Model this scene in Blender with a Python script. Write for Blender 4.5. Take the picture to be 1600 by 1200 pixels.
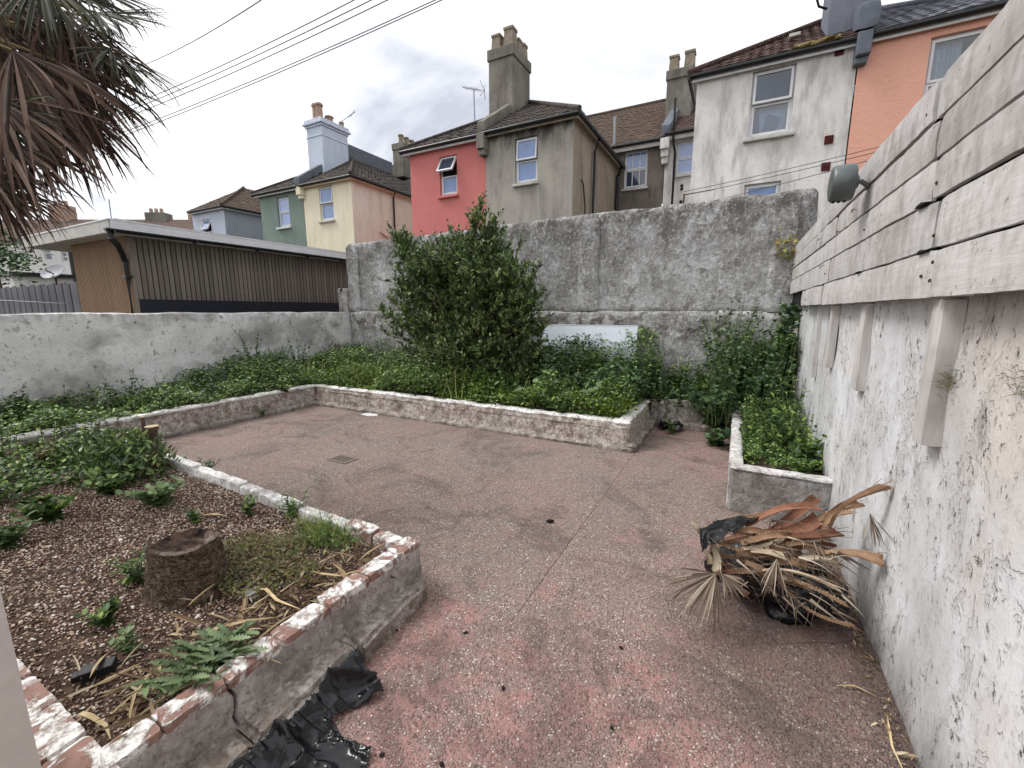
import bpy, math, random
import numpy as np
from mathutils import Vector, Matrix

for o in list(bpy.data.objects):
    bpy.data.objects.remove(o)
S = bpy.context.scene
COL = S.collection
rad = math.radians
RNG = np.random.default_rng(11)
random.seed(5)

# ------------------------------------------------------------------ camera
cd = bpy.data.cameras.new('camera')
cd.sensor_width = 36.0
cd.lens = 14.96
cd.clip_start = 0.02
cd.clip_end = 900
cam = bpy.data.objects.new('camera', cd)
cam.location = (0, 0, 1.5)
cam.rotation_euler = (rad(90 - 9.81), 0, rad(27.75))
COL.objects.link(cam)
S.camera = cam

# ------------------------------------------------------------------ sky and sun
SUN_EL, SUN_AZ = 52, -108          # azimuth measured from +Y towards +X
W = bpy.data.worlds.new('World')
S.world = W
W.use_nodes = True
wt = W.node_tree
wt.nodes.clear()
def wn(t): return wt.nodes.new(t)
sky = wn('ShaderNodeTexSky')
sky.sky_type = 'NISHITA'; sky.sun_disc = False
sky.sun_elevation = rad(SUN_EL); sky.sun_rotation = rad(SUN_AZ)
sky.air_density = 1.0; sky.dust_density = 3.0
bg1 = wn('ShaderNodeBackground'); bg1.inputs[1].default_value = 0.10
wt.links.new(sky.outputs[0], bg1.inputs[0])
tc = wn('ShaderNodeTexCoord')
sep = wn('ShaderNodeSeparateXYZ'); wt.links.new(tc.outputs['Generated'], sep.inputs[0])
def wmath(op, a, b):
    n = wn('ShaderNodeMath'); n.operation = op
    for i, v in enumerate((a, b)):
        if hasattr(v, 'links'): wt.links.new(v, n.inputs[i])
        else: n.inputs[i].default_value = v
    return n.outputs[0]
zc = wmath('MAXIMUM', wmath('ADD', sep.outputs[2], 0.22), 0.12)
cmb = wn('ShaderNodeCombineXYZ')
wt.links.new(wmath('DIVIDE', sep.outputs[0], zc), cmb.inputs[0])
wt.links.new(wmath('DIVIDE', sep.outputs[1], zc), cmb.inputs[1])
nz = wn('ShaderNodeTexNoise'); nz.inputs['Scale'].default_value = 1.15; nz.inputs['Detail'].default_value = 7
nz.inputs['Roughness'].default_value = 0.52; nz.inputs['Distortion'].default_value = 0.35
mp = wn('ShaderNodeMapping'); mp.inputs['Location'].default_value = (3.1, 1.7, 0)
wt.links.new(cmb.outputs[0], mp.inputs[0]); wt.links.new(mp.outputs[0], nz.inputs['Vector'])
rp = wn('ShaderNodeValToRGB')
e = rp.color_ramp.elements
e[0].position = 0.32; e[0].color = (0.48, 0.50, 0.57, 1)
e[1].position = 0.56; e[1].color = (1.0, 1.0, 1.0, 1)
m1 = e.new(0.42); m1.color = (0.77, 0.785, 0.825, 1)
wt.links.new(nz.outputs['Fac'], rp.inputs[0])
bg2 = wn('ShaderNodeBackground'); bg2.inputs[1].default_value = 0.80
wt.links.new(rp.outputs[0], bg2.inputs[0])
mx = wn('ShaderNodeMixShader'); mx.inputs[0].default_value = 0.92
wt.links.new(bg1.outputs[0], mx.inputs[1]); wt.links.new(bg2.outputs[0], mx.inputs[2])
wo = wn('ShaderNodeOutputWorld'); wt.links.new(mx.outputs[0], wo.inputs[0])

sd = bpy.data.lights.new('sun', 'SUN')
sd.energy = 1.5; sd.angle = rad(22); sd.color = (1.0, 0.98, 0.95)
so = bpy.data.objects.new('sun', sd)
az, el = rad(SUN_AZ), rad(SUN_EL)
sv = Vector((math.sin(az) * math.cos(el), math.cos(az) * math.cos(el), math.sin(el)))
so.rotation_euler = sv.to_track_quat('Z', 'Y').to_euler()
so.location = sv * 30
COL.objects.link(so)

S.view_settings.view_transform = 'Standard'
S.view_settings.look = 'None'
S.view_settings.gamma = 1.0
S.view_settings.exposure = 0.80
S.cycles.use_adaptive_sampling = True
S.cycles.adaptive_threshold = 0.03
S.cycles.max_bounces = 5
S.cycles.diffuse_bounces = 3
S.cycles.glossy_bounces = 2
S.cycles.transmission_bounces = 3
S.cycles.transparent_max_bounces = 6
S.view_settings.use_curve_mapping = False

# ------------------------------------------------------------------ helpers
def lin(r, g, b):
    f = lambda c: (c / 255 / 12.92) if c / 255 <= 0.04045 else ((c / 255 + 0.055) / 1.055) ** 2.4
    return (f(r), f(g), f(b), 1)

def mesh_np(name, V, F, mat=None, smooth=False):
    """fast mesh from numpy arrays; F is one (n,k) array or a list of them"""
    V = np.asarray(V, dtype=np.float32)
    Fs = F if isinstance(F, list) else [F]
    Fs = [np.asarray(f, dtype=np.int32) for f in Fs if len(f)]
    me = bpy.data.meshes.new(name)
    me.vertices.add(len(V)); me.vertices.foreach_set('co', V.ravel())
    loops = np.concatenate([f.ravel() for f in Fs])
    tot = np.concatenate([np.full(len(f), f.shape[1], np.int32) for f in Fs])
    st = np.concatenate([[0], np.cumsum(tot)[:-1]]).astype(np.int32)
    me.loops.add(len(loops)); me.loops.foreach_set('vertex_index', loops)
    me.polygons.add(len(tot)); me.polygons.foreach_set('loop_start', st)
    me.polygons.foreach_set('loop_total', tot)
    if smooth: me.polygons.foreach_set('use_smooth', np.ones(len(tot), dtype=bool))
    me.update(calc_edges=True)
    if mat: me.materials.append(mat)
    return me

def link(name, me, parent=None, loc=None):
    o = bpy.data.objects.new(name, me)
    COL.objects.link(o)
    if loc is not None: o.location = loc
    if parent is not None:
        o.parent = parent
        if parent.get('world_parts', 0): o.matrix_parent_inverse = Matrix.Translation(-Vector(parent.location))
    return o

def tag(o, label=None, cat=None, group=None, kind=None):
    if label: o['label'] = label
    if cat: o['category'] = cat
    if group: o['group'] = group
    if kind: o['kind'] = kind
    return o

def thing(name, label, cat, loc=(0, 0, 0), group=None, local=False):
    o = bpy.data.objects.new(name, None)
    o.empty_display_size = 0.1
    COL.objects.link(o); o.location = loc
    if not local: o['world_parts'] = 1
    return tag(o, label, cat, group)

class MB:
    """collects boxes, tubes and faces that become ONE mesh"""
    def __init__(s): s.v = []; s.f = []
    def add(s, vs, fs):
        n = len(s.v); s.v += [tuple(p) for p in vs]; s.f += [tuple(i + n for i in f) for f in fs]; return s
    def box(s, x0, x1, y0, y1, z0, z1):
        return s.add([(x0,y0,z0),(x1,y0,z0),(x1,y1,z0),(x0,y1,z0),(x0,y0,z1),(x1,y0,z1),(x1,y1,z1),(x0,y1,z1)],
                     [(0,3,2,1),(4,5,6,7),(0,1,5,4),(1,2,6,5),(2,3,7,6),(3,0,4,7)])
    def hexa(s, p):
        return s.add(p, [(0,3,2,1),(4,5,6,7),(0,1,5,4),(1,2,6,5),(2,3,7,6),(3,0,4,7)])
    def poly(s, pts): return s.add(pts, [tuple(range(len(pts)))])
    def prism(s, pts, axis, d):
        """extrude planar polygon pts by vector d"""
        n = len(pts); q = [Vector(p) + Vector(d) for p in pts]
        s.add(list(pts) + q, [tuple(range(n))[::-1], tuple(range(n, 2*n))] + [(i, (i+1) % n, n + (i+1) % n, n + i) for i in range(n)])
        return s
    def tube(s, pts, r, n=8, cap=True):
        pts = [Vector(p) for p in pts]
        if not hasattr(r, '__len__'): r = [r] * len(pts)
        rings = []
        up = Vector((0, 0, 1))
        for i, p in enumerate(pts):
            d = (pts[min(i+1, len(pts)-1)] - pts[max(i-1, 0)]).normalized()
            a = d.cross(up)
            if a.length < 0.05: a = d.cross(Vector((1, 0, 0)))
            a.normalize(); b = a.cross(d).normalized()
            rings.append([p + (a * math.cos(2*math.pi*k/n) + b * math.sin(2*math.pi*k/n)) * r[i] for k in range(n)])
        vs = [q for rr in rings for q in rr]; fs = []
        for i in range(len(rings) - 1):
            for k in range(n):
                fs.append((i*n+k, i*n+(k+1) % n, (i+1)*n+(k+1) % n, (i+1)*n+k))
        if cap: fs += [tuple(range(n))[::-1], tuple((len(rings)-1)*n + k for k in range(n))]
        return s.add(vs, fs)
    def lathe(s, prof, c=(0, 0, 0), n=20, axis='z'):
        vs = []
        for (r, h) in prof:
            for k in range(n):
                a = 2*math.pi*k/n
                p = (r*math.cos(a), r*math.sin(a), h)
                if axis == 'x': p = (p[2], p[0], p[1])
                if axis == 'y': p = (p[0], p[2], p[1])
                vs.append((p[0]+c[0], p[1]+c[1], p[2]+c[2]))
        fs = []
        for i in range(len(prof)-1):
            for k in range(n): fs.append((i*n+k, i*n+(k+1) % n, (i+1)*n+(k+1) % n, (i+1)*n+k))
        fs += [tuple(range(n))[::-1], tuple((len(prof)-1)*n+k for k in range(n))]
        return s.add(vs, fs)
    def mesh(s, name, mat, smooth=False):
        me = bpy.data.meshes.new(name); me.from_pydata(s.v, [], s.f); me.update()
        if mat: me.materials.append(mat)
        if smooth:
            for p in me.polygons: p.use_smooth = True
            me.set_sharp_from_angle(angle=rad(48))
        return me
    def build(s, name, mat, parent=None, smooth=False, bevel=0, loc=None):
        o = link(name, s.mesh(name, mat, smooth), parent, loc)
        if bevel:
            b = o.modifiers.new('bevel', 'BEVEL'); b.width = bevel; b.segments = 2; b.limit_method = 'ANGLE'
        return o

# value noise in numpy, for real relief
def _hash(ix, iy, iz):
    n = (ix.astype(np.int64)*73856093) ^ (iy.astype(np.int64)*19349663) ^ (iz.astype(np.int64)*83492791)
    n = (n ^ (n >> 13)) * 1274126177 & 0x7fffffff
    return ((n ^ (n >> 16)) & 0xffff) / 65535.0
def vnoise(P):
    P = np.asarray(P, dtype=np.float64); i = np.floor(P); f = P - i; f = f*f*(3-2*f); i = i.astype(np.int64)
    r = 0
    for dx in (0, 1):
        for dy in (0, 1):
            for dz in (0, 1):
                w = (f[:,0] if dx else 1-f[:,0])*(f[:,1] if dy else 1-f[:,1])*(f[:,2] if dz else 1-f[:,2])
                r = r + w*_hash(i[:,0]+dx, i[:,1]+dy, i[:,2]+dz)
    return r*2-1
def fbm(P, freq=1.0, octv=4, gain=0.5):
    P = np.asarray(P, dtype=np.float64); t = 0; a = 1.0
    for k in range(octv):
        t = t + a*vnoise(P*freq + 17.3*k); freq *= 2.03; a *= gain
    return t

def rough_box(name, mat, x0, x1, y0, y1, z0, z1, res=0.03, amp=0.006, freq=9, parent=None, fine=None, chip=0.0, rnd=0.012, keep=None, taper=None):
    """a block with a subdivided, worn, uneven surface"""
    lo = np.array([x0, y0, z0]); hi = np.array([x1, y1, z1])
    n = np.maximum(1, np.round((hi-lo)/res).astype(int)); n = np.minimum(n, 420)
    idx = {}; V = []; F = []
    def vid(i, j, k):
        key = (i, j, k)
        if key not in idx:
            idx[key] = len(V); V.append(lo + (hi-lo)*np.array([i/n[0], j/n[1], k/n[2]]))
        return idx[key]
    for a in range(3):
        b, c = (a+1) % 3, (a+2) % 3
        for side in (0, n[a]):
            for p in range(n[b]):
                for q in range(n[c]):
                    qd = []
                    for (dp, dq) in ((0,0),(1,0),(1,1),(0,1)):
                        t = [0,0,0]; t[a] = side; t[b] = p+dp; t[c] = q+dq
                        qd.append(vid(*t))
                    F.append(qd if side else qd[::-1])
    V = np.array(V)
    if rnd:                                        # pull the arrises in
        d = np.minimum(V-lo, hi-V)
        for a in range(3):
            b, c = (a+1) % 3, (a+2) % 3
            near = np.minimum(d[:,b], d[:,c]) if a == 9 else None
        cen = (lo+hi)/2
        for a, b in ((0,2),(1,2),(0,1)):
            m = (d[:,a] < 1e-6) & (d[:,b] < 1e-6)
            for ax in (a, b): V[m, ax] += np.sign(cen[ax]-V[m, ax])*rnd*(0.5+0.5*RNG.random(m.sum()))
    D = np.stack([fbm(V+7.1, freq, 3), fbm(V+31.7, freq, 3), fbm(V+55.3, freq, 3)], 1)*amp
    if chip:
        D[:,2] -= np.clip(fbm(V+90, 5, 3)-0.25, 0, 1)*chip*(V[:,2] > z1-1e-6)
    if keep is not None: D[keep(V)] = 0
    V = V + D
    if taper is not None: V = taper(V)
    me = mesh_np(name, V, np.array(F), mat, smooth=True)
    me.set_sharp_from_angle(angle=rad(38))
    o = link(name, me, parent)
    return o

# ------------------------------------------------------------------ procedural materials
class NT:
    def __init__(s, name):
        s.m = bpy.data.materials.new(name); s.m.use_nodes = True
        s.t = s.m.node_tree; s.t.nodes.clear()
        s.out = s.n('ShaderNodeOutputMaterial')
        s.co = s.n('ShaderNodeTexCoord').outputs['Object']
    def n(s, t, **kw):
        x = s.t.nodes.new(t)
        for k, v in kw.items():
            if k in x.inputs.keys(): s.set(x.inputs[k], v)
            else: setattr(x, k, v)
        return x
    def set(s, sock, v):
        if hasattr(v, 'is_output'): s.t.links.new(v, sock)
        else: sock.default_value = v
    def vec(s, stretch=(1,1,1), loc=(0,0,0), rot=(0,0,0)):
        m = s.n('ShaderNodeMapping'); s.set(m.inputs[0], s.co)
        m.inputs['Scale'].default_value = stretch; m.inputs['Location'].default_value = loc; m.inputs['Rotation'].default_value = rot
        return m.outputs[0]
    def noise(s, scale, detail=5, rough=0.55, stretch=(1,1,1), loc=(0,0,0), dist=0.0):
        x = s.n('ShaderNodeTexNoise', Scale=scale, Detail=min(detail, 4.0), Roughness=rough, Distortion=dist)
        s.set(x.inputs['Vector'], s.vec(stretch, loc)); return x.outputs['Fac']
    def voro(s, scale, feature='F1', stretch=(1,1,1), out='Distance', rnd=1.0, loc=(0,0,0), warp=0.0):
        x = s.n('ShaderNodeTexVoronoi'); x.feature = feature
        v = s.vec(stretch, loc)
        if warp:
            nn = s.n('ShaderNodeTexNoise', Scale=scale*0.8, Detail=3); s.set(nn.inputs['Vector'], v)
            vm = s.n('ShaderNodeVectorMath', operation='SCALE'); s.set(vm.inputs[0], nn.outputs['Color']); vm.inputs['Scale'].default_value = warp
            va = s.n('ShaderNodeVectorMath', operation='ADD'); s.set(va.inputs[0], v); s.set(va.inputs[1], vm.outputs[0]); v = va.outputs[0]
        s.set(x.inputs['Vector'], v); x.inputs['Scale'].default_value = scale
        if 'Randomness' in x.inputs.keys(): x.inputs['Randomness'].default_value = rnd
        return x.outputs[out]
    def ramp(s, fac, lo, hi, inv=False):
        x = s.n('ShaderNodeMapRange'); x.clamp = True
        s.set(x.inputs[0], fac); x.inputs[1].default_value = lo; x.inputs[2].default_value = hi
        x.inputs[3].default_value = 1.0 if inv else 0.0; x.inputs[4].default_value = 0.0 if inv else 1.0
        return x.outputs[0]
    def math(s, op, a, b=0.0):
        x = s.n('ShaderNodeMath', operation=op); s.set(x.inputs[0], a); s.set(x.inputs[1], b); return x.outputs[0]
    def mix(s, fac, a, b, blend='MIX'):
        x = s.n('ShaderNodeMix', data_type='RGBA', blend_type=blend)
        s.set(x.inputs[0], fac); s.set(x.inputs[6], a); s.set(x.inputs[7], b); return x.outputs[2]
    def cramp(s, fac, stops, interp='LINEAR'):
        x = s.n('ShaderNodeValToRGB'); s.set(x.inputs[0], fac); r = x.color_ramp; r.interpolation = interp
        while len(r.elements) < len(stops): r.elements.new(0.5)
        for el, (p, c) in zip(r.elements, stops): el.position = p; el.color = c
        return x.outputs[0]
    def pos(s):
        x = s.n('ShaderNodeSeparateXYZ'); s.set(x.inputs[0], s.co); return x.outputs
    def bump(s, h, dist=0.01, strength=1.0, prev=None):
        x = s.n('ShaderNodeBump'); x.inputs['Distance'].default_value = dist; x.inputs['Strength'].default_value = strength
        s.set(x.inputs['Height'], h)
        if prev is not None: s.set(x.inputs['Normal'], prev)
        return x.outputs[0]
    def done(s, color, rough=0.85, normal=None, spec=0.3, metal=0.0, coat=0.0, translucent=0.0):
        p = s.n('ShaderNodeBsdfPrincipled')
        s.set(p.inputs['Base Color'], color); s.set(p.inputs['Roughness'], rough)
        p.inputs['Specular IOR Level'].default_value = spec; p.inputs['Metallic'].default_value = metal
        p.inputs['Coat Weight'].default_value = coat
        if normal is not None: s.set(p.inputs['Normal'], normal)
        res = p.outputs[0]
        if translucent:
            tr = s.n('ShaderNodeBsdfTranslucent'); s.set(tr.inputs[0], color)
            mxs = s.n('ShaderNodeMixShader'); mxs.inputs[0].default_value = translucent
            s.set(mxs.inputs[1], res); s.set(mxs.inputs[2], tr.outputs[0]); res = mxs.outputs[0]
        s.set(s.out.inputs[0], res)
        return s.m
    def island(s): return s.n('ShaderNodeNewGeometry').outputs['Random Per Island']
    def objrand(s): return s.n('ShaderNodeObjectInfo').outputs['Random']

def simple(name, c, rough=0.6, spec=0.3, metal=0.0, nscale=30, var=0.12, bump=0.0, coat=0.0):
    t = NT(name); nn = t.noise(nscale, 4)
    dark = tuple(x*(1-var*2) for x in c[:3]) + (1,)
    nb = t.bump(nn, bump) if bump else None
    return t.done(t.mix(t.ramp(nn, 0.3, 0.7), dark, c), rough, nb, spec, metal, coat)

def render_wall(name, base, tint2, stain, spots=0.0, streak=0.25, scale=1.0, bump=0.004, top=None, loc=(0,0,0)):
    """painted cement render on a house or wall: soft clouds of dirt, vertical streaks, specks"""
    t = NT(name)
    c = t.mix(t.ramp(t.noise(1.3*scale, 6, 0.6, loc=loc), 0.35, 0.65), base, tint2)
    st = t.ramp(t.noise(2.4*scale, 6, 0.72, stretch=(1.6, 1.6, 0.4), loc=loc), 0.46, 0.72)
    c = t.mix(t.math('MULTIPLY', st, streak), c, stain)
    if top:                                           # algae line below the eaves / on the wall head
        zz = t.ramp(t.pos()[2], top[0], top[1])
        m = t.math('MULTIPLY', zz, t.ramp(t.noise(3.0, 5, 0.6, stretch=(1.5,1.5,0.5)), 0.35, 0.6))
        c = t.mix(t.math('MULTIPLY', m, top[2]), c, top[3])
    if spots: c = t.mix(t.math('MULTIPLY', t.ramp(t.noise(14, 4, 0.7), 0.60, 0.66), spots), c, stain)
    nb = t.bump(t.noise(22, 4, 0.7), bump*2.5, 0.7)
    return t.done(c, 0.9, nb, 0.2)

def mat_patio(name, red, seed, base=0.0):
    t = NT(name)
    L = (seed, seed*0.7, 0)
    cell = t.n('ShaderNodeTexVoronoi'); cell.feature = 'F1'
    t.set(cell.inputs['Vector'], t.vec((1, 1, 1), L)); cell.inputs['Scale'].default_value = 108
    sx = t.n('ShaderNodeSeparateColor'); t.set(sx.inputs[0], cell.outputs['Color'])
    stones = t.cramp(sx.outputs[0], [(0.0, lin(92,81,76)), (0.22, lin(142,126,116)), (0.42, lin(172,152,138)), (0.58, lin(138,124,117)),
                                     (0.76, lin(178,163,149)), (0.92, lin(200,188,175)), (1.0, lin(236,231,224))])
    big = t.noise(1.0, 4, 0.6, loc=L)
    cement = t.mix(t.ramp(big, 0.40, 0.62), lin(124,115,110), lin(140,121,114))
    m = t.math('MULTIPLY', t.ramp(cell.outputs['Distance'], 0.36, 0.66, inv=True), t.ramp(sx.outputs[1], 0.06, 0.16))
    fine = t.noise(8, 4, 0.72, loc=L)
    m = t.math('MULTIPLY', m, t.ramp(fine, 0.74, 0.50))          # worn areas where the stones are skinned over
    # remains of the red floor paint
    pn = t.noise(0.85, 4, 0.7, loc=(seed+2, 1, 0), dist=0.8)
    rm = t.math('MULTIPLY', t.ramp(pn, 0.485, 0.535), t.ramp(fine, 0.40, 0.52))
    rm = t.math('MULTIPLY', t.math('ADD', t.math('MULTIPLY', rm, 0.55), base), red)
    c = t.mix(t.math('MULTIPLY', rm, 1.5), cement, lin(166,122,116))
    c = t.mix(m, c, t.mix(t.math('MULTIPLY', rm, 0.55), stones, lin(166,122,116)))
    # worn dirt clouds; damp plus painted shadow below the heap and at wall foot
    x, y, z = t.pos()[:3]
    dm = t.math('MULTIPLY', t.ramp(t.noise(1.25, 4, 0.76, loc=(seed+4, 2, 0), dist=1.0), 0.50, 0.62), t.ramp(fine, 0.22, 0.52))
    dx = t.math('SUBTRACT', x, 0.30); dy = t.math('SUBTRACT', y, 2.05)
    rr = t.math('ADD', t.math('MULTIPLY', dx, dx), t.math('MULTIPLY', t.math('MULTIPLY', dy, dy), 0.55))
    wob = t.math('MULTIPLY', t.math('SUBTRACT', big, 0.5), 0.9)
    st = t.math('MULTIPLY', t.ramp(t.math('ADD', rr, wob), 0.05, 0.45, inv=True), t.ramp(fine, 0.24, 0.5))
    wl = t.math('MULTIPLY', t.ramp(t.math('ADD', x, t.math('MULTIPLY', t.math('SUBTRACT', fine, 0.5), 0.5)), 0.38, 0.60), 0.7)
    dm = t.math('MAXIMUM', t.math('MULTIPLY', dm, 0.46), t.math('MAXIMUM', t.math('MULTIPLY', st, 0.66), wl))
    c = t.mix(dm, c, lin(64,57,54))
    c = t.mix(t.math('MULTIPLY', t.ramp(fine, 0.57, 0.72), 0.34), c, lin(84,75,71))
    # hairline cracks
    cr = t.ramp(t.voro(0.5, 'DISTANCE_TO_EDGE', loc=L, warp=0.45), 0.0, 0.0016, inv=True)
    cr = t.math('MULTIPLY', cr, t.ramp(big, 0.5, 0.6))
    c = t.mix(t.math('MULTIPLY', cr, 0.55), c, lin(52,47,45))
    nb = t.bump(t.math('MULTIPLY', m, t.math('ADD', sx.outputs[2], 0.4)), 0.007, 1.0)
    return t.done(c, 0.8, nb, 0.28)

def mat_plaster_right():
    t = NT('flaking white plaster')
    big = t.noise(1.3, 4, 0.68, stretch=(1, 1.2, 0.7))
    c = t.mix(t.ramp(big, 0.38, 0.60), lin(196,197,198), lin(222,224,226))
    c = t.mix(t.math('MULTIPLY', t.ramp(t.noise(0.9, 4, 0.6, loc=(0, 3.3, 1)), 0.52, 0.66), 0.45), c, lin(206,190,172))
    n1 = t.noise(30, 4, 0.80, stretch=(1, 1, 0.7), dist=0.3)
    n2 = t.noise(5.5, 4, 0.82, stretch=(1, 1.1, 0.6), loc=(0, 1.7, 4), dist=0.3)
    n3 = t.noise(2.0, 4, 0.82, stretch=(1, 1.3, 0.6), loc=(0, 6.1, 2), dist=0.3)
    # thin grey wash, plates of paint lost in patches, dark specks where the cement shows
    c = t.mix(t.math('MULTIPLY', t.ramp(n3, 0.40, 0.64), 0.36), c, lin(158,152,148))
    c = t.mix(t.math('MULTIPLY', t.ramp(n2, 0.545, 0.56), 0.26), c, lin(166,159,154))
    c = t.mix(t.math('MULTIPLY', t.ramp(n2, 0.63, 0.645), 0.45), c, lin(138,129,122))
    c = t.mix(t.math('MULTIPLY', t.ramp(n3, 0.665, 0.675), 0.75), c, lin(136,127,118))
    c = t.mix(t.math('MULTIPLY', t.ramp(n1, 0.52, 0.60), 0.22), c, lin(130,122,117))
    sp = t.math('MULTIPLY', t.ramp(n1, 0.60, 0.635), t.ramp(n2, 0.47, 0.53))
    c = t.mix(t.math('MULTIPLY', sp, 0.85), c, lin(66,59,56))
    # damp and dirt mixed with painted contact shade, growing darker towards the floor
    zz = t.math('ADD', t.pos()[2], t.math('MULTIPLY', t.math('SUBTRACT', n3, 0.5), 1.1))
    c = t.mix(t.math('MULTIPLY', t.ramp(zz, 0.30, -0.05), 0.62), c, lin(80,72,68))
    h = t.math('ADD', t.math('MULTIPLY', t.ramp(n2, 0.545, 0.56), -0.35), t.math('MULTIPLY', n1, 0.6))
    h = t.math('ADD', h, t.math('MULTIPLY', t.ramp(n2, 0.63, 0.645), -0.35))
    h = t.math('ADD', h, t.math('MULTIPLY', sp, -0.4))
    nb = t.bump(h, 0.008, 1.0)
    return t.done(c, 0.88, nb, 0.2)

def mat_back_wall():
    t = NT('weathered grey render')
    c = t.mix(t.ramp(t.noise(1.4, 7, 0.64), 0.36, 0.66), lin(146,145,143), lin(196,196,197))
    n1 = t.noise(6, 8, 0.72, dist=0.6)
    c = t.mix(t.math('MULTIPLY', t.ramp(n1, 0.54, 0.62), 0.7), c, lin(112,105,96))
    n2 = t.noise(9, 8, 0.7, loc=(4, 1, 2))
    c = t.mix(t.math('MULTIPLY', t.ramp(n2, 0.575, 0.61), 0.6), c, lin(212,212,214))
    zz = t.pos()[2]
    top = t.math('MULTIPLY', t.ramp(zz, 2.1, 2.95), t.ramp(t.noise(4.5, 7, 0.75, stretch=(1,1,0.7)), 0.36, 0.56))
    c = t.mix(t.math('MULTIPLY', top, 0.9), c, lin(68,64,59))
    band = t.math('MULTIPLY', t.ramp(t.math('ABSOLUTE', t.math('SUBTRACT', zz, 1.28)), 0.05, 0.32, inv=True), t.ramp(t.noise(5, 7, 0.7, loc=(2,2,2)), 0.45, 0.56))
    c = t.mix(t.math('MULTIPLY', band, 0.85), c, lin(84,77,67))
    c = t.mix(t.math('MULTIPLY', t.ramp(t.noise(1.9, 6, 0.65, stretch=(1.4,1,0.4), loc=(7,0,0)), 0.46, 0.70), 0.65), c, lin(106,103,98))
    nf = t.noise(24, 4, 0.8, stretch=(1, 1, 0.8), loc=(3, 3, 3))
    c = t.mix(t.math('MULTIPLY', t.ramp(nf, 0.545, 0.60), 0.45), c, lin(96,90,83))
    c = t.mix(t.math('MULTIPLY', t.ramp(nf, 0.44, 0.40), 0.40), c, lin(216,216,217))
    ck = t.ramp(t.voro(1.7, 'DISTANCE_TO_EDGE', warp=0.4), 0.0, 0.007, inv=True)
    ck = t.math('MULTIPLY', ck, t.ramp(t.noise(1.3, 3, loc=(5,5,5)), 0.5, 0.58))
    c = t.mix(t.math('MULTIPLY', ck, 0.7), c, lin(66,62,58))
    nb = t.bump(t.math('ADD', n1, t.math('MULTIPLY', nf, 0.35)), 0.03, 0.9)
    return t.done(c, 0.92, nb, 0.2)

def mat_left_wall():
    t = NT('old white limewash')
    c = t.mix(t.ramp(t.noise(1.2, 7, 0.62), 0.34, 0.66), lin(212,211,210), lin(238,237,236))
    c = t.mix(t.math('MULTIPLY', t.ramp(t.noise(1.1, 7, 0.68, stretch=(1,1,1.3), loc=(3,1,1)), 0.47, 0.63), 0.75), c, lin(138,134,132))
    c = t.mix(t.math('MULTIPLY', t.ramp(t.noise(9, 7, 0.75, loc=(1,4,1)), 0.60, 0.65), 0.75), c, lin(112,106,102))
    c = t.mix(t.math('MULTIPLY', t.ramp(t.noise(2.3, 6, 0.7, loc=(8,2,1)), 0.64, 0.655), 0.6), c, lin(168,156,142))
    c = t.mix(t.math('MULTIPLY', t.ramp(t.noise(26, 5, 0.8), 0.57, 0.64), 0.5), c, lin(126,120,117))
    tz = t.math('ADD', t.pos()[2], t.math('MULTIPLY', t.math('SUBTRACT', t.noise(6, 4, 0.75, stretch=(1,1,.3)), 0.5), 0.9))
    c = t.mix(t.math('MULTIPLY', t.ramp(tz, 1.36, 1.56), 0.55), c, lin(104,99,92))
    nb = t.bump(t.noise(9, 6, 0.7), 0.02, 0.8)
    return t.done(c, 0.9, nb, 0.2)

def mat_kerb(name, paint, bare, dirt, cover=0.5, green=0.0):
    """kerb render: thin old white paint worn through to cement"""
    t = NT(name)
    n1 = t.noise(16, 8, 0.72, dist=0.5)
    c = t.mix(t.ramp(n1, cover-0.10, cover+0.10), paint, bare)
    c = t.mix(t.math('MULTIPLY', t.ramp(t.noise(5, 7, 0.7, loc=(2,3,4)), 0.46, 0.7), 0.7), c, dirt)
    c = t.mix(t.math('MULTIPLY', t.ramp(t.noise(40, 5, 0.78, stretch=(1,1,.7)), 0.52, 0.64), 0.7), c, dirt)
    if green: c = t.mix(t.math('MULTIPLY', t.ramp(t.noise(4, 6, 0.7, loc=(9,3,1)), 0.55, 0.7), green), c, lin(86,90,58))
    nb = t.bump(n1, 0.016, 1.0)
    return t.done(c, 0.92, nb, 0.2)

def mat_coping():
    t = NT('red brick coping with flaking white paint')
    brick = t.mix(t.ramp(t.noise(20, 5, 0.6), 0.35, 0.65), lin(132,103,94), lin(154,122,110))
    brick = t.mix(t.math('MULTIPLY', t.ramp(t.noise(60, 4, 0.7), 0.56, 0.66), 0.6), brick, lin(108,78,69))
    n1 = t.noise(11, 9, 0.66, dist=0.9)
    pm = t.ramp(n1, 0.44, 0.53)
    paint = t.mix(t.ramp(t.noise(26, 6, 0.78), 0.46, 0.62), lin(232,230,226), lin(152,140,133))
    c = t.mix(pm, brick, paint)
    nb = t.bump(t.math('ADD', pm, t.math('MULTIPLY', n1, 2.0)), 0.004, 1.0)
    return t.done(c, 0.88, nb, 0.2)

def mat_wood(name, a, b, d, grain=(1, 1, 1), rnd=0.25, rough=0.8):
    t = NT(name)
    g = t.noise(14, 7, 0.65, stretch=grain, dist=0.3)
    c = t.mix(t.ramp(g, 0.34, 0.66), a, b)
    c = t.mix(t.math('MULTIPLY', t.ramp(t.noise(3.0, 5, 0.6, loc=(4,1,0)), 0.5, 0.75), 0.5), c, d)
    r = t.objrand()
    hs = t.n('ShaderNodeHueSaturation'); t.set(hs.inputs['Color'], c)
    t.set(hs.inputs['Value'], t.math('ADD', t.math('MULTIPLY', r, rnd*2), 1-rnd))
    nb = t.bump(g, 0.003, 0.8)
    return t.done(hs.outputs[0], rough, nb, 0.25)

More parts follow.
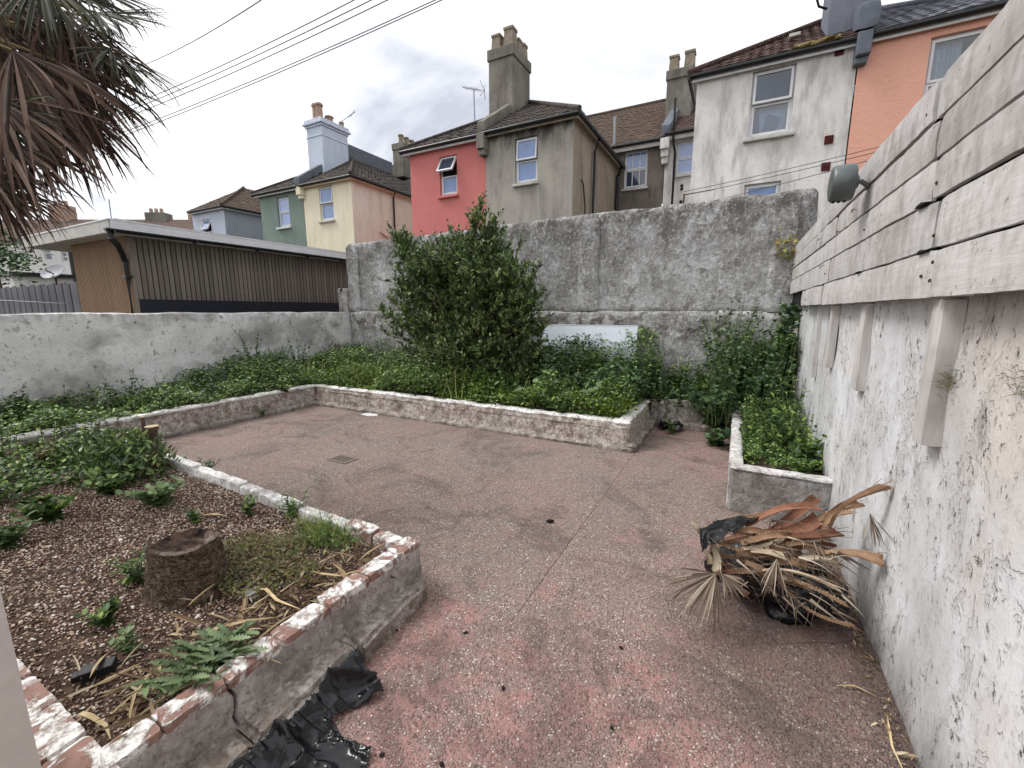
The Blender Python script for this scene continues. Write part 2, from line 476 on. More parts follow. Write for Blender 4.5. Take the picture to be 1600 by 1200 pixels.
def mat_plank():
    t = NT('weathered whitewashed board')
    r = t.objrand()
    off = t.n('ShaderNodeVectorMath', operation='ADD')
    t.set(off.inputs[0], t.co); cb = t.n('ShaderNodeCombineXYZ'); t.set(cb.inputs[1], t.math('MULTIPLY', r, 40.0)); t.set(off.inputs[1], cb.outputs[0])
    t.co = off.outputs[0]
    g = t.noise(13, 8, 0.7, stretch=(1, 0.25, 3.0), dist=0.2)
    c = t.mix(t.ramp(g, 0.3, 0.7), lin(192,189,187), lin(208,205,204))
    c = t.mix(t.math('MULTIPLY', t.ramp(t.noise(5, 7, 0.75, stretch=(1,2.2,0.8)), 0.44, 0.66), 0.42), c, lin(150,145,141))
    c = t.mix(t.math('MULTIPLY', t.ramp(t.noise(1.4, 6, 0.65, loc=(2,0,7)), 0.46, 0.7), 0.55), c, lin(158,151,146))
    c = t.mix(t.math('MULTIPLY', t.ramp(t.noise(24, 6, 0.8), 0.60, 0.66), 0.6), c, lin(104,96,91))
    c = t.mix(t.math('MULTIPLY', t.ramp(t.noise(2.6, 4, 0.8, stretch=(1,1.4,.8), loc=(5,1,3)), 0.50, 0.66), 0.55), c, lin(132,124,120))
    c = t.mix(t.math('MULTIPLY', t.ramp(t.noise(3.4, 4, 0.7, loc=(1,7,3)), 0.66, 0.72), 0.5), c, lin(172,140,118))
    hs = t.n('ShaderNodeHueSaturation'); t.set(hs.inputs['Color'], c)
    t.set(hs.inputs['Value'], t.math('ADD', t.math('MULTIPLY', r, 0.16), 0.90))
    nb = t.bump(g, 0.003, 0.8)
    return t.done(hs.outputs[0], 0.88, nb, 0.2)

def mat_leaf(name, stops, rough=0.45, spec=0.4, trans=0.14, obj=0.0):
    t = NT(name)
    c = t.cramp(t.island(), stops)
    nn = t.noise(2.3, 4, 0.6)
    hs = t.n('ShaderNodeHueSaturation'); t.set(hs.inputs['Color'], c)
    t.set(hs.inputs['Value'], t.math('ADD', t.math('MULTIPLY', nn, 1.3), 0.30))
    return t.done(hs.outputs[0], rough, None, spec, translucent=trans)

def mat_roof(name, a, b, moss, mossamt=0.5, scale=1.0):
    t = NT(name)
    isl = t.noise(9*scale, 3, 0.5)
    c = t.mix(t.ramp(isl, 0.38, 0.62), a, b)
    n = t.noise(2.6, 7, 0.7)
    c = t.mix(t.math('MULTIPLY', t.ramp(n, 0.48, 0.66), mossamt), c, moss)
    c = t.mix(t.math('MULTIPLY', t.ramp(t.noise(22, 5, 0.7), 0.56, 0.66), 0.6), c, lin(150,140,128))
    return t.done(c, 0.9, t.bump(t.noise(50, 4), 0.008, 0.7), 0.2)

def mat_bag():
    t = NT('black bin liner')
    nb = t.bump(t.noise(16, 2, 0.5, stretch=(1, .4, 1), dist=0.8), 0.010, 0.8)
    return t.done(lin(15,16,20), 0.2, nb, 0.5)

def mat_glass(name, c):
    t = NT(name)
    n = t.noise(3.0, 3)
    col = t.mix(t.ramp(n, 0.35, 0.65), tuple(x*0.8 for x in c[:3])+(1,), c)
    return t.done(col, 0.06, None, 0.75, coat=0.6)

def mat_clear():
    t = NT('clear window glass')
    gl = t.n('ShaderNodeBsdfGlossy'); gl.inputs['Roughness'].default_value = 0.03
    tr = t.n('ShaderNodeBsdfTransparent'); tr.inputs[0].default_value = (0.75, 0.85, 0.95, 1)
    fr = t.n('ShaderNodeFresnel'); fr.inputs[0].default_value = 1.6
    mxs = t.n('ShaderNodeMixShader'); t.set(mxs.inputs[0], t.math('ADD', fr.outputs[0], 0.10))
    t.set(mxs.inputs[1], tr.outputs[0]); t.set(mxs.inputs[2], gl.outputs[0]); t.set(t.out.inputs[0], mxs.outputs[0])
    return t.m

def mat_stones():
    t = NT('bed gravel')
    c = t.cramp(t.island(), [(0.0, lin(64,52,48)), (0.18, lin(104,84,74)), (0.36, lin(146,118,102)), (0.55, lin(180,152,132)), (0.74, lin(204,182,160)), (0.9, lin(224,210,194)), (1.0, lin(242,238,230))])
    # drifts of darker bark mulch between the stones
    m = t.ramp(t.noise(2.4, 4, 0.6), 0.46, 0.66)
    c = t.mix(t.math('MULTIPLY', m, 0.5), c, lin(72,58,52))
    return t.done(c, 0.75, t.bump(t.noise(200, 3), 0.002, 0.6), 0.3)

def mat_soil(name, a, b):
    t = NT(name)
    c = t.mix(t.ramp(t.noise(18, 6, 0.7), 0.36, 0.64), a, b)
    return t.done(c, 0.95, t.bump(t.noise(30, 6, 0.7), 0.02, 1.0), 0.1)

WHITE = simple('white painted joinery', lin(222,223,226), 0.45, nscale=8, var=0.06)
OFFWH = simple('dirty white board', lin(200,197,192), 0.6, nscale=7, var=0.14)
BLACK = simple('black gutter plastic', lin(26,26,29), 0.35, 0.45)
DARK = simple('dark opening', lin(22,22,24), 0.9)
STEEL = simple('galvanised steel', lin(150,153,158), 0.45, 0.5, 0.6)
RUST = simple('rusty iron', lin(78,54,42), 0.85)
LEAD = simple('grey lead flashing', lin(104,110,120), 0.7, nscale=6, var=0.14, bump=0.01)
STONE = render_wall('weathered stack render', lin(112,108,100), lin(138,134,126), lin(72,66,60), 0.5, 0.6)
POT = simple('buff clay pot', lin(150,138,122), 0.85, nscale=9, var=0.2)
POTR = simple('terracotta pot', lin(180,152,136), 0.85, nscale=9, var=0.2)
GLASSB = mat_glass('blue sky window glass', lin(112,142,192))
GLASSD = mat_glass('dark window glass', lin(60,72,92))
GLASSP = mat_glass('pale curtained glass', lin(150,170,220))
CLEAR = mat_clear()
SOIL = mat_soil('dark garden soil', lin(58,46,40), lin(84,68,58))
BAG = mat_bag()

# ------------------------------------------------------------------ the setting: ground, beds, patio
gm = MB().poly([(-300,-200,-0.06),(300,-200,-0.06),(300,400,-0.06),(-300,400,-0.06)])
tag(gm.build('ground', mat_soil('garden earth', lin(70,62,52), lin(92,86,70))), kind='structure')

patio = bpy.data.objects.new('patio', None); COL.objects.link(patio); patio['kind'] = 'structure'; patio['world_parts'] = 1
tag(patio, 'pinkish exposed-aggregate concrete yard floor in large slabs')
def slab(poly, mat, dz):
    n = len(poly); V = [(x, y, dz) for x, y in poly] + [(x, y, -0.055) for x, y in poly]
    F = [tuple(range(n))] + [(i, i+n, (i+1) % n + n, (i+1) % n)[::-1] for i in range(n)]
    MB().add(V, F).build('slab', mat, patio)
G = 0.0012
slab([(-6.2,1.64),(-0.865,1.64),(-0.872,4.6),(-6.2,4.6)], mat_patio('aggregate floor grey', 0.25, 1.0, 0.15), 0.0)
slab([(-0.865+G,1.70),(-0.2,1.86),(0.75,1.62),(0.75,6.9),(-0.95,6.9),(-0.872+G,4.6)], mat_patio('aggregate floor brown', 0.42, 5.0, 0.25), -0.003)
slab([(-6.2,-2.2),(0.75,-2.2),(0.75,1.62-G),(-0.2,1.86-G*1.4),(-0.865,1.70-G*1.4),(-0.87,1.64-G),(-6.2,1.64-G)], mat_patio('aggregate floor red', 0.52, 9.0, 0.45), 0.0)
# drain cover set in the floor
DRN = simple('dusty iron', lin(124,112,106), 0.9)
dr = thing('drain_cover', 'small dusty drain grating set in the patio floor', 'drain', (-3.46, 2.87, 0))
b = MB()
for x in (-0.13, 0.10): b.box(-3.46+x, -3.46+x+0.03, 2.78, 2.96, 0.0, 0.008)
for y in (2.78, 2.93): b.box(-3.56, -3.36, y, y+0.03, 0.0, 0.007)
b.build('frame', DRN, dr)
bm_ = MB().box(-0.007, 0.007, -0.06, 0.06, 0.0, 0.006).mesh('bar', DRN)
for k in range(6):
    o = link('bar', bm_, dr); o.location = (-3.545+0.034*k, 2.87, 0.0)

# soil of the beds
def soil(name, poly, z, mat, label, amp=0.03, res=0.08):
    xs = [p[0] for p in poly]; ys = [p[1] for p in poly]
    nx = int((max(xs)-min(xs))/res)+2; ny = int((max(ys)-min(ys))/res)+2
    X, Y = np.meshgrid(np.linspace(min(xs), max(xs), nx), np.linspace(min(ys), max(ys), ny))
    P = np.stack([X.ravel(), Y.ravel(), np.full(X.size, z)], 1)
    P[:,2] += fbm(P, 2.5, 4)*amp
    i = np.arange(nx*ny).reshape(ny, nx)
    F = np.stack([i[:-1,:-1].ravel(), i[:-1,1:].ravel(), i[1:,1:].ravel(), i[1:,:-1].ravel()], 1)
    o = link(name, mesh_np(name, P, F, mat, True)); tag(o, label, kind='structure'); return o
soil('bed_soil', [(-7.62,-2),(-6.02,4.7)], 0.22, SOIL, 'dark soil of the bed along the white wall')
soil('bed_soil', [(-7.62,4.52),(-0.98,6.8)], 0.22, SOIL, 'dark soil of the bed below the back wall')
soil('bed_soil', [(-0.98,5.86),(0.66,6.8)], 0.24, SOIL, 'dark soil in the corner below the fence')
soil('bed_soil', [(-6.2,-0.6),(-1.48,1.68)], 0.175, mat_soil('gravelly soil', lin(60,48,42), lin(104,84,72)), 'dark gravelly soil of the near bed', 0.015, 0.05)
soil('bed_soil', [(0.10,3.56),(0.66,5.8)], 0.29, SOIL, 'dark soil inside the concrete planter')

# ------------------------------------------------------------------ walls round the yard
lw = thing('garden_wall', 'low white limewashed wall along the left side of the yard', 'wall', (-7.7, 2, 0))
rough_box('wall_face', mat_left_wall(), -7.86, -7.6, -2.2, 6.86, -0.05, 1.465, res=0.06, amp=0.014, freq=3.0, parent=lw, rnd=0.02)

bw = thing('garden_wall', 'tall weathered grey rendered wall across the back of the yard', 'wall', (-3.4, 6.85, 0))
MBW = mat_back_wall()
def slope_top(V):
    V = V.copy(); m = V[:,2] > 1.52
    V[m,2] += (V[m,2]-1.52)/1.4*(V[m,0]+7.6)*0.0135
    return V
rough_box('wall_face', MBW, -7.62, 0.78, 6.78, 7.0, 1.44, 2.92, res=0.06, amp=0.016, freq=3.2, parent=bw, rnd=0.03, chip=0.05, taper=slope_top)
rough_box('wall_base', MBW, -7.60, 0.76, 6.735, 6.98, -0.05, 1.49, res=0.06, amp=0.014, freq=3.2, parent=bw, rnd=0.025)
for (a, c_) in ((-7.60,-7.24), (-2.36,-2.0)):
    rough_box('pilaster', MBW, a, c_, 6.735, 6.80, 1.47, 2.86, res=0.05, amp=0.012, freq=4, parent=bw, rnd=0.02, taper=slope_top)
rough_box('pilaster', MBW, 0.28, 0.60, 6.74, 6.80, 1.47, 2.86, res=0.05, amp=0.012, freq=4, parent=bw, rnd=0.02, taper=slope_top)

rw = thing('garden_wall', 'flaking white plastered wall on the right below the board fence', 'wall', (0.75, 3, 0))
rough_box('wall_face', mat_plaster_right(), 0.655, 0.95, -1.6, 6.76, -0.05, 1.60, res=0.035, amp=0.011, freq=3.0, parent=rw, rnd=0.02)
PLK = mat_plank()
BATTEN = mat_wood('whitewashed batten', lin(176,171,167), lin(206,202,199), lin(124,115,108), (1.5, 1.5, 0.18), 0.08)
fe = thing('board_fence', 'weathered whitewashed board fence fixed along the right wall top', 'fence', (0.6, 3, 1.54))
zs = [1.54, 1.705, 1.88, 2.025, 2.17, 2.32]
rj = random.Random(3)
for r_ in range(5):
    ends = [-1.6, 1.98+0.055*r_+rj.uniform(-.02,.02), 4.15+rj.uniform(-.25,.25), 5.4 if r_ == 0 else 6.72]
    if r_ == 3: ends.insert(2, 3.12)
    for a, c_ in zip(ends[:-1], ends[1:]):
        dx = rj.uniform(-.006, .006); g = rj.uniform(0.001, 0.006)
        rough_box('plank', PLK, 0.565+dx, 0.590+dx, a+0.004, c_-0.003, zs[r_]+g, zs[r_+1]-g, res=0.05, amp=0.0035, freq=5, parent=fe, rnd=0.004)
for (y0, y1, zb, xa) in ((1.94,2.04,1.03,0.59), (2.98,3.09,1.05,0.60), (3.93,4.01,1.07,0.60), (4.62,4.68,0.9,0.61), (0.4,0.52,1.02,0.6), (-0.9,-0.78,1.0,0.6)):
    rough_box('batten', BATTEN, xa+0.01, 0.66, y0, y1, zb, 1.538, res=0.035, amp=0.0015, freq=9, parent=fe, rnd=0.0025)
for (y0, y1) in ((1.90,2.34), (3.0,3.2), (3.85,4.5), (5.3,5.4), (6.5,6.6), (0.4,0.5), (-0.9,-0.8)):
    MB().box(0.607, 0.655, y0, y1, 1.545, 2.29).build('post', BATTEN, fe)
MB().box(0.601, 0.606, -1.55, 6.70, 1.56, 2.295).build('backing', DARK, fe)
for (y, z, kx) in ((3.3,2.09,1), (3.72,2.03,1), (4.55,2.10,1), (4.2,1.85,-1)):
    p = [(0.565,y,z), (0.545,y,z-0.003), (0.54,y-0.02*kx,z-0.02), (0.54,y-0.05*kx,z-0.018), (0.54,y-0.06*kx,z-0.003)]
    MB().tube(p, 0.0022, 5).build('wire_hook', RUST, fe)
for (y, z) in ((1.97,1.6),(1.97,1.66),(2.06,1.62),(2.0,1.75),(2.05,1.93),(2.26,2.22),(4.12,1.78),(3.02,1.93)):
    MB().lathe([(0.006,0),(0.006,0.004),(0.003,0.006)], (0,0,0), 8).build('nail', RUST, fe, loc=(0.5655, y, z)).rotation_euler = (0, -math.pi/2, 0)

rq_ = random.Random(21)
for (y, z, w_, h_) in ((2.07,1.706,.05,.006),(2.16,1.881,.055,.006),(3.02,1.706,.04,.005)):
    ring_ = [(0.5, y+w_*math.cos(a_)*rq_.uniform(.6,1.2), z+h_*math.sin(a_)*rq_.uniform(.5,1.3)) for a_ in [2*math.pi*i_/11 for i_ in range(11)]]
    b = MB(); b.prism([(0.5555, p_[1], p_[2]) for p_ in ring_], 'x', (0.02, 0, 0)); b.build('rotten_gap', DARK, fe)
# lamp on the fence
lp = thing('wall_lamp', 'round grey metal drum lamp fixed high on the board fence', 'lamp', (0.56, 3.06, 2.2))
LG = simple('grey lamp metal', lin(96,102,102), 0.4, 0.5, 0.35, nscale=14, var=0.1)
MB().lathe([(0.070,0.392),(0.088,0.396),(0.094,0.406),(0.0955,0.455),(0.0955,0.486),(0.090,0.498),(0.074,0.502)], (0,3.06,2.19), 40, 'x').build('drum', LG, lp, True)
MB().lathe([(0.034,0.499),(0.036,0.503),(0.036,0.512),(0.028,0.518)], (0,3.06,2.19), 24, 'x').build('boss', LG, lp, True)
MB().tube([(0.505,3.06,2.19),(0.53,3.06,2.19),(0.566,3.06,2.16)], 0.012, 10).build('bracket', LG, lp, True)
for k in range(3): MB().box(0.41+0.025*k, 0.422+0.025*k, 3.045, 3.075, 2.091, 2.098).build('vent_slot', DARK, lp)

# house corner beside the camera, cut low and narrow to block less light
hc = thing('garden_pier', 'smooth pale painted house corner cut to a low pier at the near left edge', 'pier', (-1.5, 0.0, 0))
rough_box('wall_face', simple('pale cream masonry paint', lin(206,198,192), 0.8, nscale=20, var=0.04, bump=0.004), -1.72, -1.31, -0.25, 0.215, -0.05, 1.12, res=0.12, amp=0.002, freq=6, parent=hc, rnd=0.004)

# ------------------------------------------------------------------ kerbs of the beds
KW = lin(206,201,196); KB = lin(140,126,118); KD = lin(84,72,64)
K1 = mat_kerb('kerb old paint', lin(200,193,187), lin(146,129,118), lin(76,63,55), 0.5)
KTOP = mat_kerb('kerb painted top', lin(240,239,236), lin(196,186,178), lin(120,108,100), 0.60)
K2 = mat_kerb('kerb bare cement', lin(184,178,174), lin(156,148,143), lin(106,97,91), 0.47, 0.06)
KP = mat_kerb('kerb plinth', lin(186,179,172), lin(134,124,116), lin(80,71,64), 0.46, 0.15)
COP = mat_coping()

def lean(axis, c, out):
    """kerb face leans back a little towards the top"""
    def f(V):
        V = V.copy(); V[:,axis] -= out*np.clip(V[:,2], 0, 0.4)*0.16; return V
    return f
# left bed
k = thing('bed_kerb', 'white painted kerb of the left bed along the white wall', 'kerb', (-5.98, 2, 0))
rough_box('kerb_face', K1, -6.09, -5.96, -1.5, 4.55, -0.03, 0.285, res=0.035, amp=0.009, freq=7, parent=k, taper=lean(0, 0, 1))
rough_box('coping', KTOP, -6.13, -5.985, -1.5, 4.62, 0.262, 0.315, res=0.035, amp=0.010, freq=8, parent=k, chip=0.03)
rough_box('plinth', KP, -6.05, -5.90, -1.5, 4.50, -0.03, 0.075, res=0.035, amp=0.009, freq=8, parent=k, rnd=0.02)
# back bed, long side
k = thing('bed_kerb', 'long flaking kerb in front of the back bed and the big shrub', 'kerb', (-3.4, 4.5, 0))
rough_box('kerb_face', K1, -5.99, -0.935, 4.49, 4.62, -0.03, 0.285, res=0.035, amp=0.009, freq=7, parent=k, taper=lean(1, 0, -1))
rough_box('coping', KTOP, -6.0, -0.955, 4.535, 4.67, 0.262, 0.312, res=0.032, amp=0.010, freq=8, parent=k, chip=0.035)
rough_box('plinth', KP, -5.97, -0.86, 4.44, 4.56, -0.03, 0.06, res=0.035, amp=0.010, freq=8, parent=k, rnd=0.02)
# back bed, return
k = thing('bed_kerb', 'short white kerb return running back from the long kerb end', 'kerb', (-0.93, 5.1, 0))
rough_box('kerb_face', mat_kerb('kerb thick old paint', lin(204,199,195), lin(150,138,130), lin(104,92,84), 0.53), -1.05, -0.925, 4.55, 5.80, -0.03, 0.30, res=0.03, amp=0.010, freq=9, parent=k, taper=lean(0, 0, 1))
rough_box('coping', KTOP, -1.09, -0.945, 4.60, 5.83, 0.285, 0.335, res=0.03, amp=0.012, freq=9, parent=k, chip=0.03)
rough_box('plinth', KP, -0.99, -0.86, 4.46, 5.74, -0.03, 0.085, res=0.03, amp=0.010, freq=9, parent=k, rnd=0.02)
# back right
k = thing('bed_kerb', 'peeling white kerb in the back right corner behind the black scrap', 'kerb', (-0.4, 5.8, 0))
rough_box('kerb_face', mat_kerb('kerb peeling', lin(206,202,198), lin(128,120,110), lin(72,68,58), 0.49, 0.2), -0.95, 0.10, 5.77, 5.88, -0.03, 0.345, res=0.03, amp=0.012, freq=9, parent=k)
rough_box('plinth', KP, -0.86, 0.06, 5.69, 5.80, -0.03, 0.10, res=0.03, amp=0.014, freq=9, parent=k, rnd=0.02)
# near bed: right side, split by the crack, with brick coping
k = thing('bed_kerb', 'near rendered brick kerb with flaking white paint and plinth', 'kerb', (-1.45, 1, 0))
def crack(sgn, yc):
    def f(V):
        V = V.copy(); m = np.abs(V[:,1]-yc) < 0.02
        V[m,1] += fbm(np.stack([V[m,2]*0, V[m,2]*0+3, V[m,2]], 1), 16, 3)*0.014 + sgn*0.002
        V[:,0] -= np.clip(V[:,2], 0, 0.4)*0.10
        return V
    return f
for (a, c_, fn) in ((0.27, 0.655, crack(-1, 0.655)), (0.658, 1.075, crack(1, 0.658)), (1.07, 1.655, lean(0, 0, 0.6))):
    rough_box('kerb_face', K2, -1.505, -1.415, a, c_, -0.03, 0.235, res=0.022, amp=0.006, freq=9, parent=k, rnd=0.004, taper=fn)
for (a, c_, dz) in ((0.25, 0.4725, 0), (0.474, 0.656, 0.001), (0.661, 0.86, -0.001), (0.8615, 1.07, 0.0), (1.075, 1.30, 0.010), (1.3015, 1.50, 0.009), (1.5015, 1.665, 0.010)):
    rough_box('coping_brick', COP, -1.535, -1.438, a, c_, 0.215, 0.258+dz, res=0.016, amp=0.0028, freq=14, parent=k, rnd=0.004, chip=0.018)
for (a, c_) in ((0.2, 0.652), (0.657, 1.10), (1.104, 1.60)):
    rough_box('plinth', KP, -1.47, -1.350+(0.012 if a > 1 else 0), a, c_, -0.03, 0.10, res=0.022, amp=0.007, freq=10, parent=k, rnd=0.022, taper=lambda V: V + np.stack([np.where(V[:,0] > -1.42, np.clip(1.6-V[:,1], 0, 2)*.075, 0), V[:,0]*0, V[:,0]*0], 1))
# near bed: long far side
k = thing('bed_kerb', 'low kerb with thin white edge on the far side of the gravel bed', 'kerb', (-3, 1.7, 0))
def swing(V):
    V = V.copy(); V[:,1] += np.clip(-1.6-V[:,0], 0, 9)*0.055; return V
for i, x in enumerate(np.arange(-4.55, -1.56, 0.235)):
    rough_box('coping_brick', COP if x > -2.05 else KTOP, x, x+0.228, 1.585, 1.665, 0.12, 0.238+0.006*(i % 3) + (0.018 if x > -2 else -0.006), res=0.018, amp=0.004, freq=14, parent=k, rnd=0.005, chip=0.02, taper=swing)
rough_box('kerb_face', K2, -4.6, -1.50, 1.60, 1.68, -0.03, 0.20, res=0.04, amp=0.006, freq=9, parent=k, taper=swing)
# near bed: side next to the camera
k = thing('bed_kerb', 'brick kerb with flaking white paint beside the pale pier', 'kerb', (-2, 0.3, 0))
for i, x in enumerate(np.arange(-3.4, -1.54, 0.222)):
    rough_box('coping_brick', COP, x, x+0.216, 0.255, 0.365, 0.13, 0.258+0.003*(i % 2), res=0.016, amp=0.0028, freq=14, parent=k, rnd=0.004, chip=0.018)
rough_box('kerb_face', K2, -3.4, -1.50, 0.25, 0.35, -0.03, 0.2, res=0.05, amp=0.005, freq=9, parent=k)

# concrete planter on the right
pl = thing('planter', 'grey concrete planter box full of weeds against the right wall', 'planter', (0.35, 4.3, 0))
PM = mat_kerb('planter cement', lin(168,165,162), lin(138,134,130), lin(92,84,78), 0.5, 0.1)
PT = mat_kerb('planter painted rim', lin(216,214,212), lin(160,154,150), lin(112,106,102), 0.56)
rough_box('front_panel', PM, 0.045, 0.672, 3.455, 3.55, -0.03, 0.325, res=0.025, amp=0.004, freq=8, parent=pl, rnd=0.006)
rough_box('side_panel', mat_kerb('planter painted side', lin(208,206,204), lin(150,143,138), lin(100,92,86), 0.54), 0.03, 0.115, 3.54, 5.75, -0.03, 0.325, res=0.03, amp=0.005, freq=8, parent=pl, rnd=0.006)
rough_box('rim', PT, 0.038, 0.672, 3.45, 3.556, 0.318, 0.352, res=0.022, amp=0.005, freq=10, parent=pl, rnd=0.008)
rough_box('rim', PT, 0.025, 0.122, 3.55, 5.75, 0.318, 0.352, res=0.022, amp=0.005, freq=10, parent=pl, rnd=0.008)

# white panel leaning on the back wall
p = thing('white_board', 'flat pale blue-white board leaning on the back wall behind weeds', 'board', (-2.1, 6.6, 0.25))
MB().hexa([(-2.90,6.50,0.25),(-1.34,6.50,0.25),(-1.34,6.515,0.25),(-2.90,6.515,0.25),(-2.90,6.64,1.265),(-1.34,6.64,1.265),(-1.34,6.655,1.265),(-2.90,6.655,1.265)]).build(
    'sheet', simple('pale laminate', lin(226,234,244), 0.35, 0.4, nscale=4, var=0.03), p, bevel=0.003)
MB().hexa([(-2.905,6.636,1.262),(-1.335,6.636,1.262),(-1.335,6.66,1.262),(-2.905,6.66,1.262),(-2.905,6.637,1.275),(-1.335,6.637,1.275),(-1.335,6.661,1.275),(-2.905,6.661,1.275)]).build('edge_strip', WHITE, p)

# ------------------------------------------------------------------ houses behind
def ring(b, x0, x1, z0, z1, w, y0, y1):
    b.box(x0, x0+w, y0, y1, z0, z1).box(x1-w, x1, y0, y1, z0, z1)
    b.box(x0+w, x1-w, y0, y1, z0, z0+w).box(x0+w, x1-w, y0, y1, z1-w, z1); return b

def wall_panel(b, x0, x1, z0, z1, y, openings, depth=0.14):
    """front face with real openings and reveals, facing -y"""
    xs = sorted(set([x0, x1] + [v for o in openings for v in o[:2]])); zs_ = sorted(set([z0, z1] + [v for o in openings for v in o[2:4]]))
    for xa, xb in zip(xs[:-1], xs[1:]):
        for za, zb in zip(zs_[:-1], zs_[1:]):
            cx, cz = (xa+xb)/2, (za+zb)/2
            if any(o[0] < cx < o[1] and o[2] < cz < o[3] for o in openings): continue
            b.poly([(xa,y,za),(xb,y,za),(xb,y,zb),(xa,y,zb)])
    for o in openings:
        a, c, d, e_ = o[:4]; q = y+depth
        b.poly([(a,y,d),(a,y,e_),(a,q,e_),(a,q,d)]); b.poly([(c,y,d),(c,q,d),(c,q,e_),(c,y,e_)])
        b.poly([(a,y,e_),(c,y,e_),(c,q,e_),(a,q,e_)]); b.poly([(a,y,d),(a,q,d),(c,q,d),(c,y,d)])

def window(house, o, y, sill=None, upper_open=0.0, glass=(None, None), bars=0, frame_w=0.04, split=0.5, curtain=False, sill_mat=None):
    x0, x1, z0, z1 = o
    yf = y+0.07
    w = ring(MB(), x0, x1, z0, z1, frame_w*0.8, yf, yf+0.06).build('window', WHITE, house, bevel=0.004)
    zm = z0+(z1-z0)*split
    gu, gl = glass[0] or GLASSB, glass[1] or GLASSB
    # lower light
    a, c = x0+frame_w*0.8, x1-frame_w*0.8
    ring(MB(), a, c, z0+frame_w*0.8, zm, frame_w, yf-0.005, yf+0.045).build('sash', WHITE, w, bevel=0.003)
    MB().poly([(a+frame_w*0.9,yf+0.02,z0+frame_w*1.7),(c-frame_w*0.9,yf+0.02,z0+frame_w*1.7),(c-frame_w*0.9,yf+0.02,zm-frame_w*0.9),(a+frame_w*0.9,yf+0.02,zm-frame_w*0.9)]).build('pane', gl, w)
    # upper light, maybe pushed open at its foot
    b1 = ring(MB(), a, c, zm+0.004, z1-frame_w*0.8, frame_w, yf-0.02, yf+0.03)
    b2 = MB().poly([(a+frame_w*.9,yf,zm+frame_w*.9),(c-frame_w*.9,yf,zm+frame_w*.9),(c-frame_w*.9,yf,z1-frame_w*1.7),(a+frame_w*.9,yf,z1-frame_w*1.7)])
    if upper_open:
        ca, sa = math.cos(upper_open), math.sin(upper_open); zt = z1-frame_w*0.8
        rot = lambda p: (p[0], yf+(p[1]-yf)*ca-(zt-p[2])*sa-0.02, zt-(zt-p[2])*ca+(p[1]-yf)*sa*-1)
        for bb in (b1, b2): bb.v = [rot(q) for q in bb.v]
        MB().box(a, c, yf+0.045, yf+0.055, zm, z1-frame_w).build('room_shadow', DARK, w)
    b1.build('sash', WHITE, w, bevel=0.003); b2.build('pane', gu, w)
    if bars:
        for (q0, q1) in ((z0+frame_w*1.8, zm-frame_w), (zm+frame_w, z1-frame_w*1.8)):
            for k_ in range(1, bars+1):
                xx = a+(c-a)*k_/(bars+1)
                MB().box(xx-0.012, xx+0.012, yf-0.012, yf+0.012, q0, q1).build('glazing_bar', WHITE, w)
    if sill is not None:
        MB().hexa([(x0-sill,y-0.09,z0-0.09),(x1+sill,y-0.09,z0-0.09),(x1+sill,y+0.13,z0-0.09),(x0-sill,y+0.13,z0-0.09),
                   (x0-sill,y-0.09,z0-0.03),(x1+sill,y-0.09,z0-0.03),(x1+sill,y+0.13,z0-0.003),(x0-sill,y+0.13,z0-0.003)]).build('sill', sill_mat or OFFWH, w, bevel=0.008)
    if curtain:
        V = []; F = []; n = 40
        xa, xb = x0+0.05, x0+(x1-x0)*0.66
        for j, z in enumerate((z0+0.05, z1-0.06)):
            for i in range(n+1):
                t = i/n; xx = xa+(xb-xa)*t*(1.0 if j == 0 else 0.94)
                V.append((xx, yf+0.12+0.025*math.sin(t*44+math.sin(t*9)), z))
        F = [(i, i+1, n+2+i, n+1+i) for i in range(n)]
        MB().add(V, F).build('curtain', simple('white net curtain', lin(222,226,232), 0.8), w, True)
    return w

def tiles(b, O, U, Vd, poly, course=0.2, tw=0.17, lift=0.018, corr=0.009, nrm=None):
    """courses of tiles on the plane O + u*U + v*Vd inside a convex uv polygon"""
    O, U, Vd = Vector(O), Vector(U).normalized(), Vector(Vd).normalized()
    N = U.cross(Vd).normalized()
    if N.z < 0: N = -N
    vmin, vmax = min(p[1] for p in poly), max(p[1] for p in poly)
    def span(v):
        us = []
        for (a, c) in zip(poly, poly[1:]+poly[:1]):
            if (a[1]-v)*(c[1]-v) <= 0 and abs(a[1]-c[1]) > 1e-9:
                us.append(a[0]+(c[0]-a[0])*(v-a[1])/(c[1]-a[1]))
            elif abs(a[1]-v) < 1e-9: us.append(a[0])
        return (min(us), max(us)) if us else None
    v = vmin; row = 0
    while v < vmax-0.01:
        v1 = min(v+course, vmax-1e-4)
        s0, s1 = span(v+1e-6), span(v1)
        if not s0 or not s1: break
        n = max(2, int((s0[1]-s0[0])/tw*4))
        base = len(b.v)
        jit = [random.uniform(-0.006, 0.006) for _ in range(n//4+2)]
        vs = []
        for r_ in range(3):
            for i in range(n+1):
                t = i/n; u0 = s0[0]+(s0[1]-s0[0])*t; u1 = s1[0]+(s1[1]-s1[0])*t
                cz = corr*abs(math.sin(math.pi*u0/tw)) + jit[min(i//4, len(jit)-1)]
                if r_ == 0: q = O+U*u0+Vd*(v-0.012)+N*(cz*0.2-0.005)
                if r_ == 1: q = O+U*u0+Vd*(v-0.015)+N*(lift+cz)
                if r_ == 2: q = O+U*u1+Vd*v1+N*(cz+0.004)
                vs.append(q)
        fs = []
        for r_ in range(2):
            for i in range(n): fs.append((r_*(n+1)+i, r_*(n+1)+i+1, (r_+1)*(n+1)+i+1, (r_+1)*(n+1)+i))
        b.add(vs, fs); v = v1; row += 1
    return b

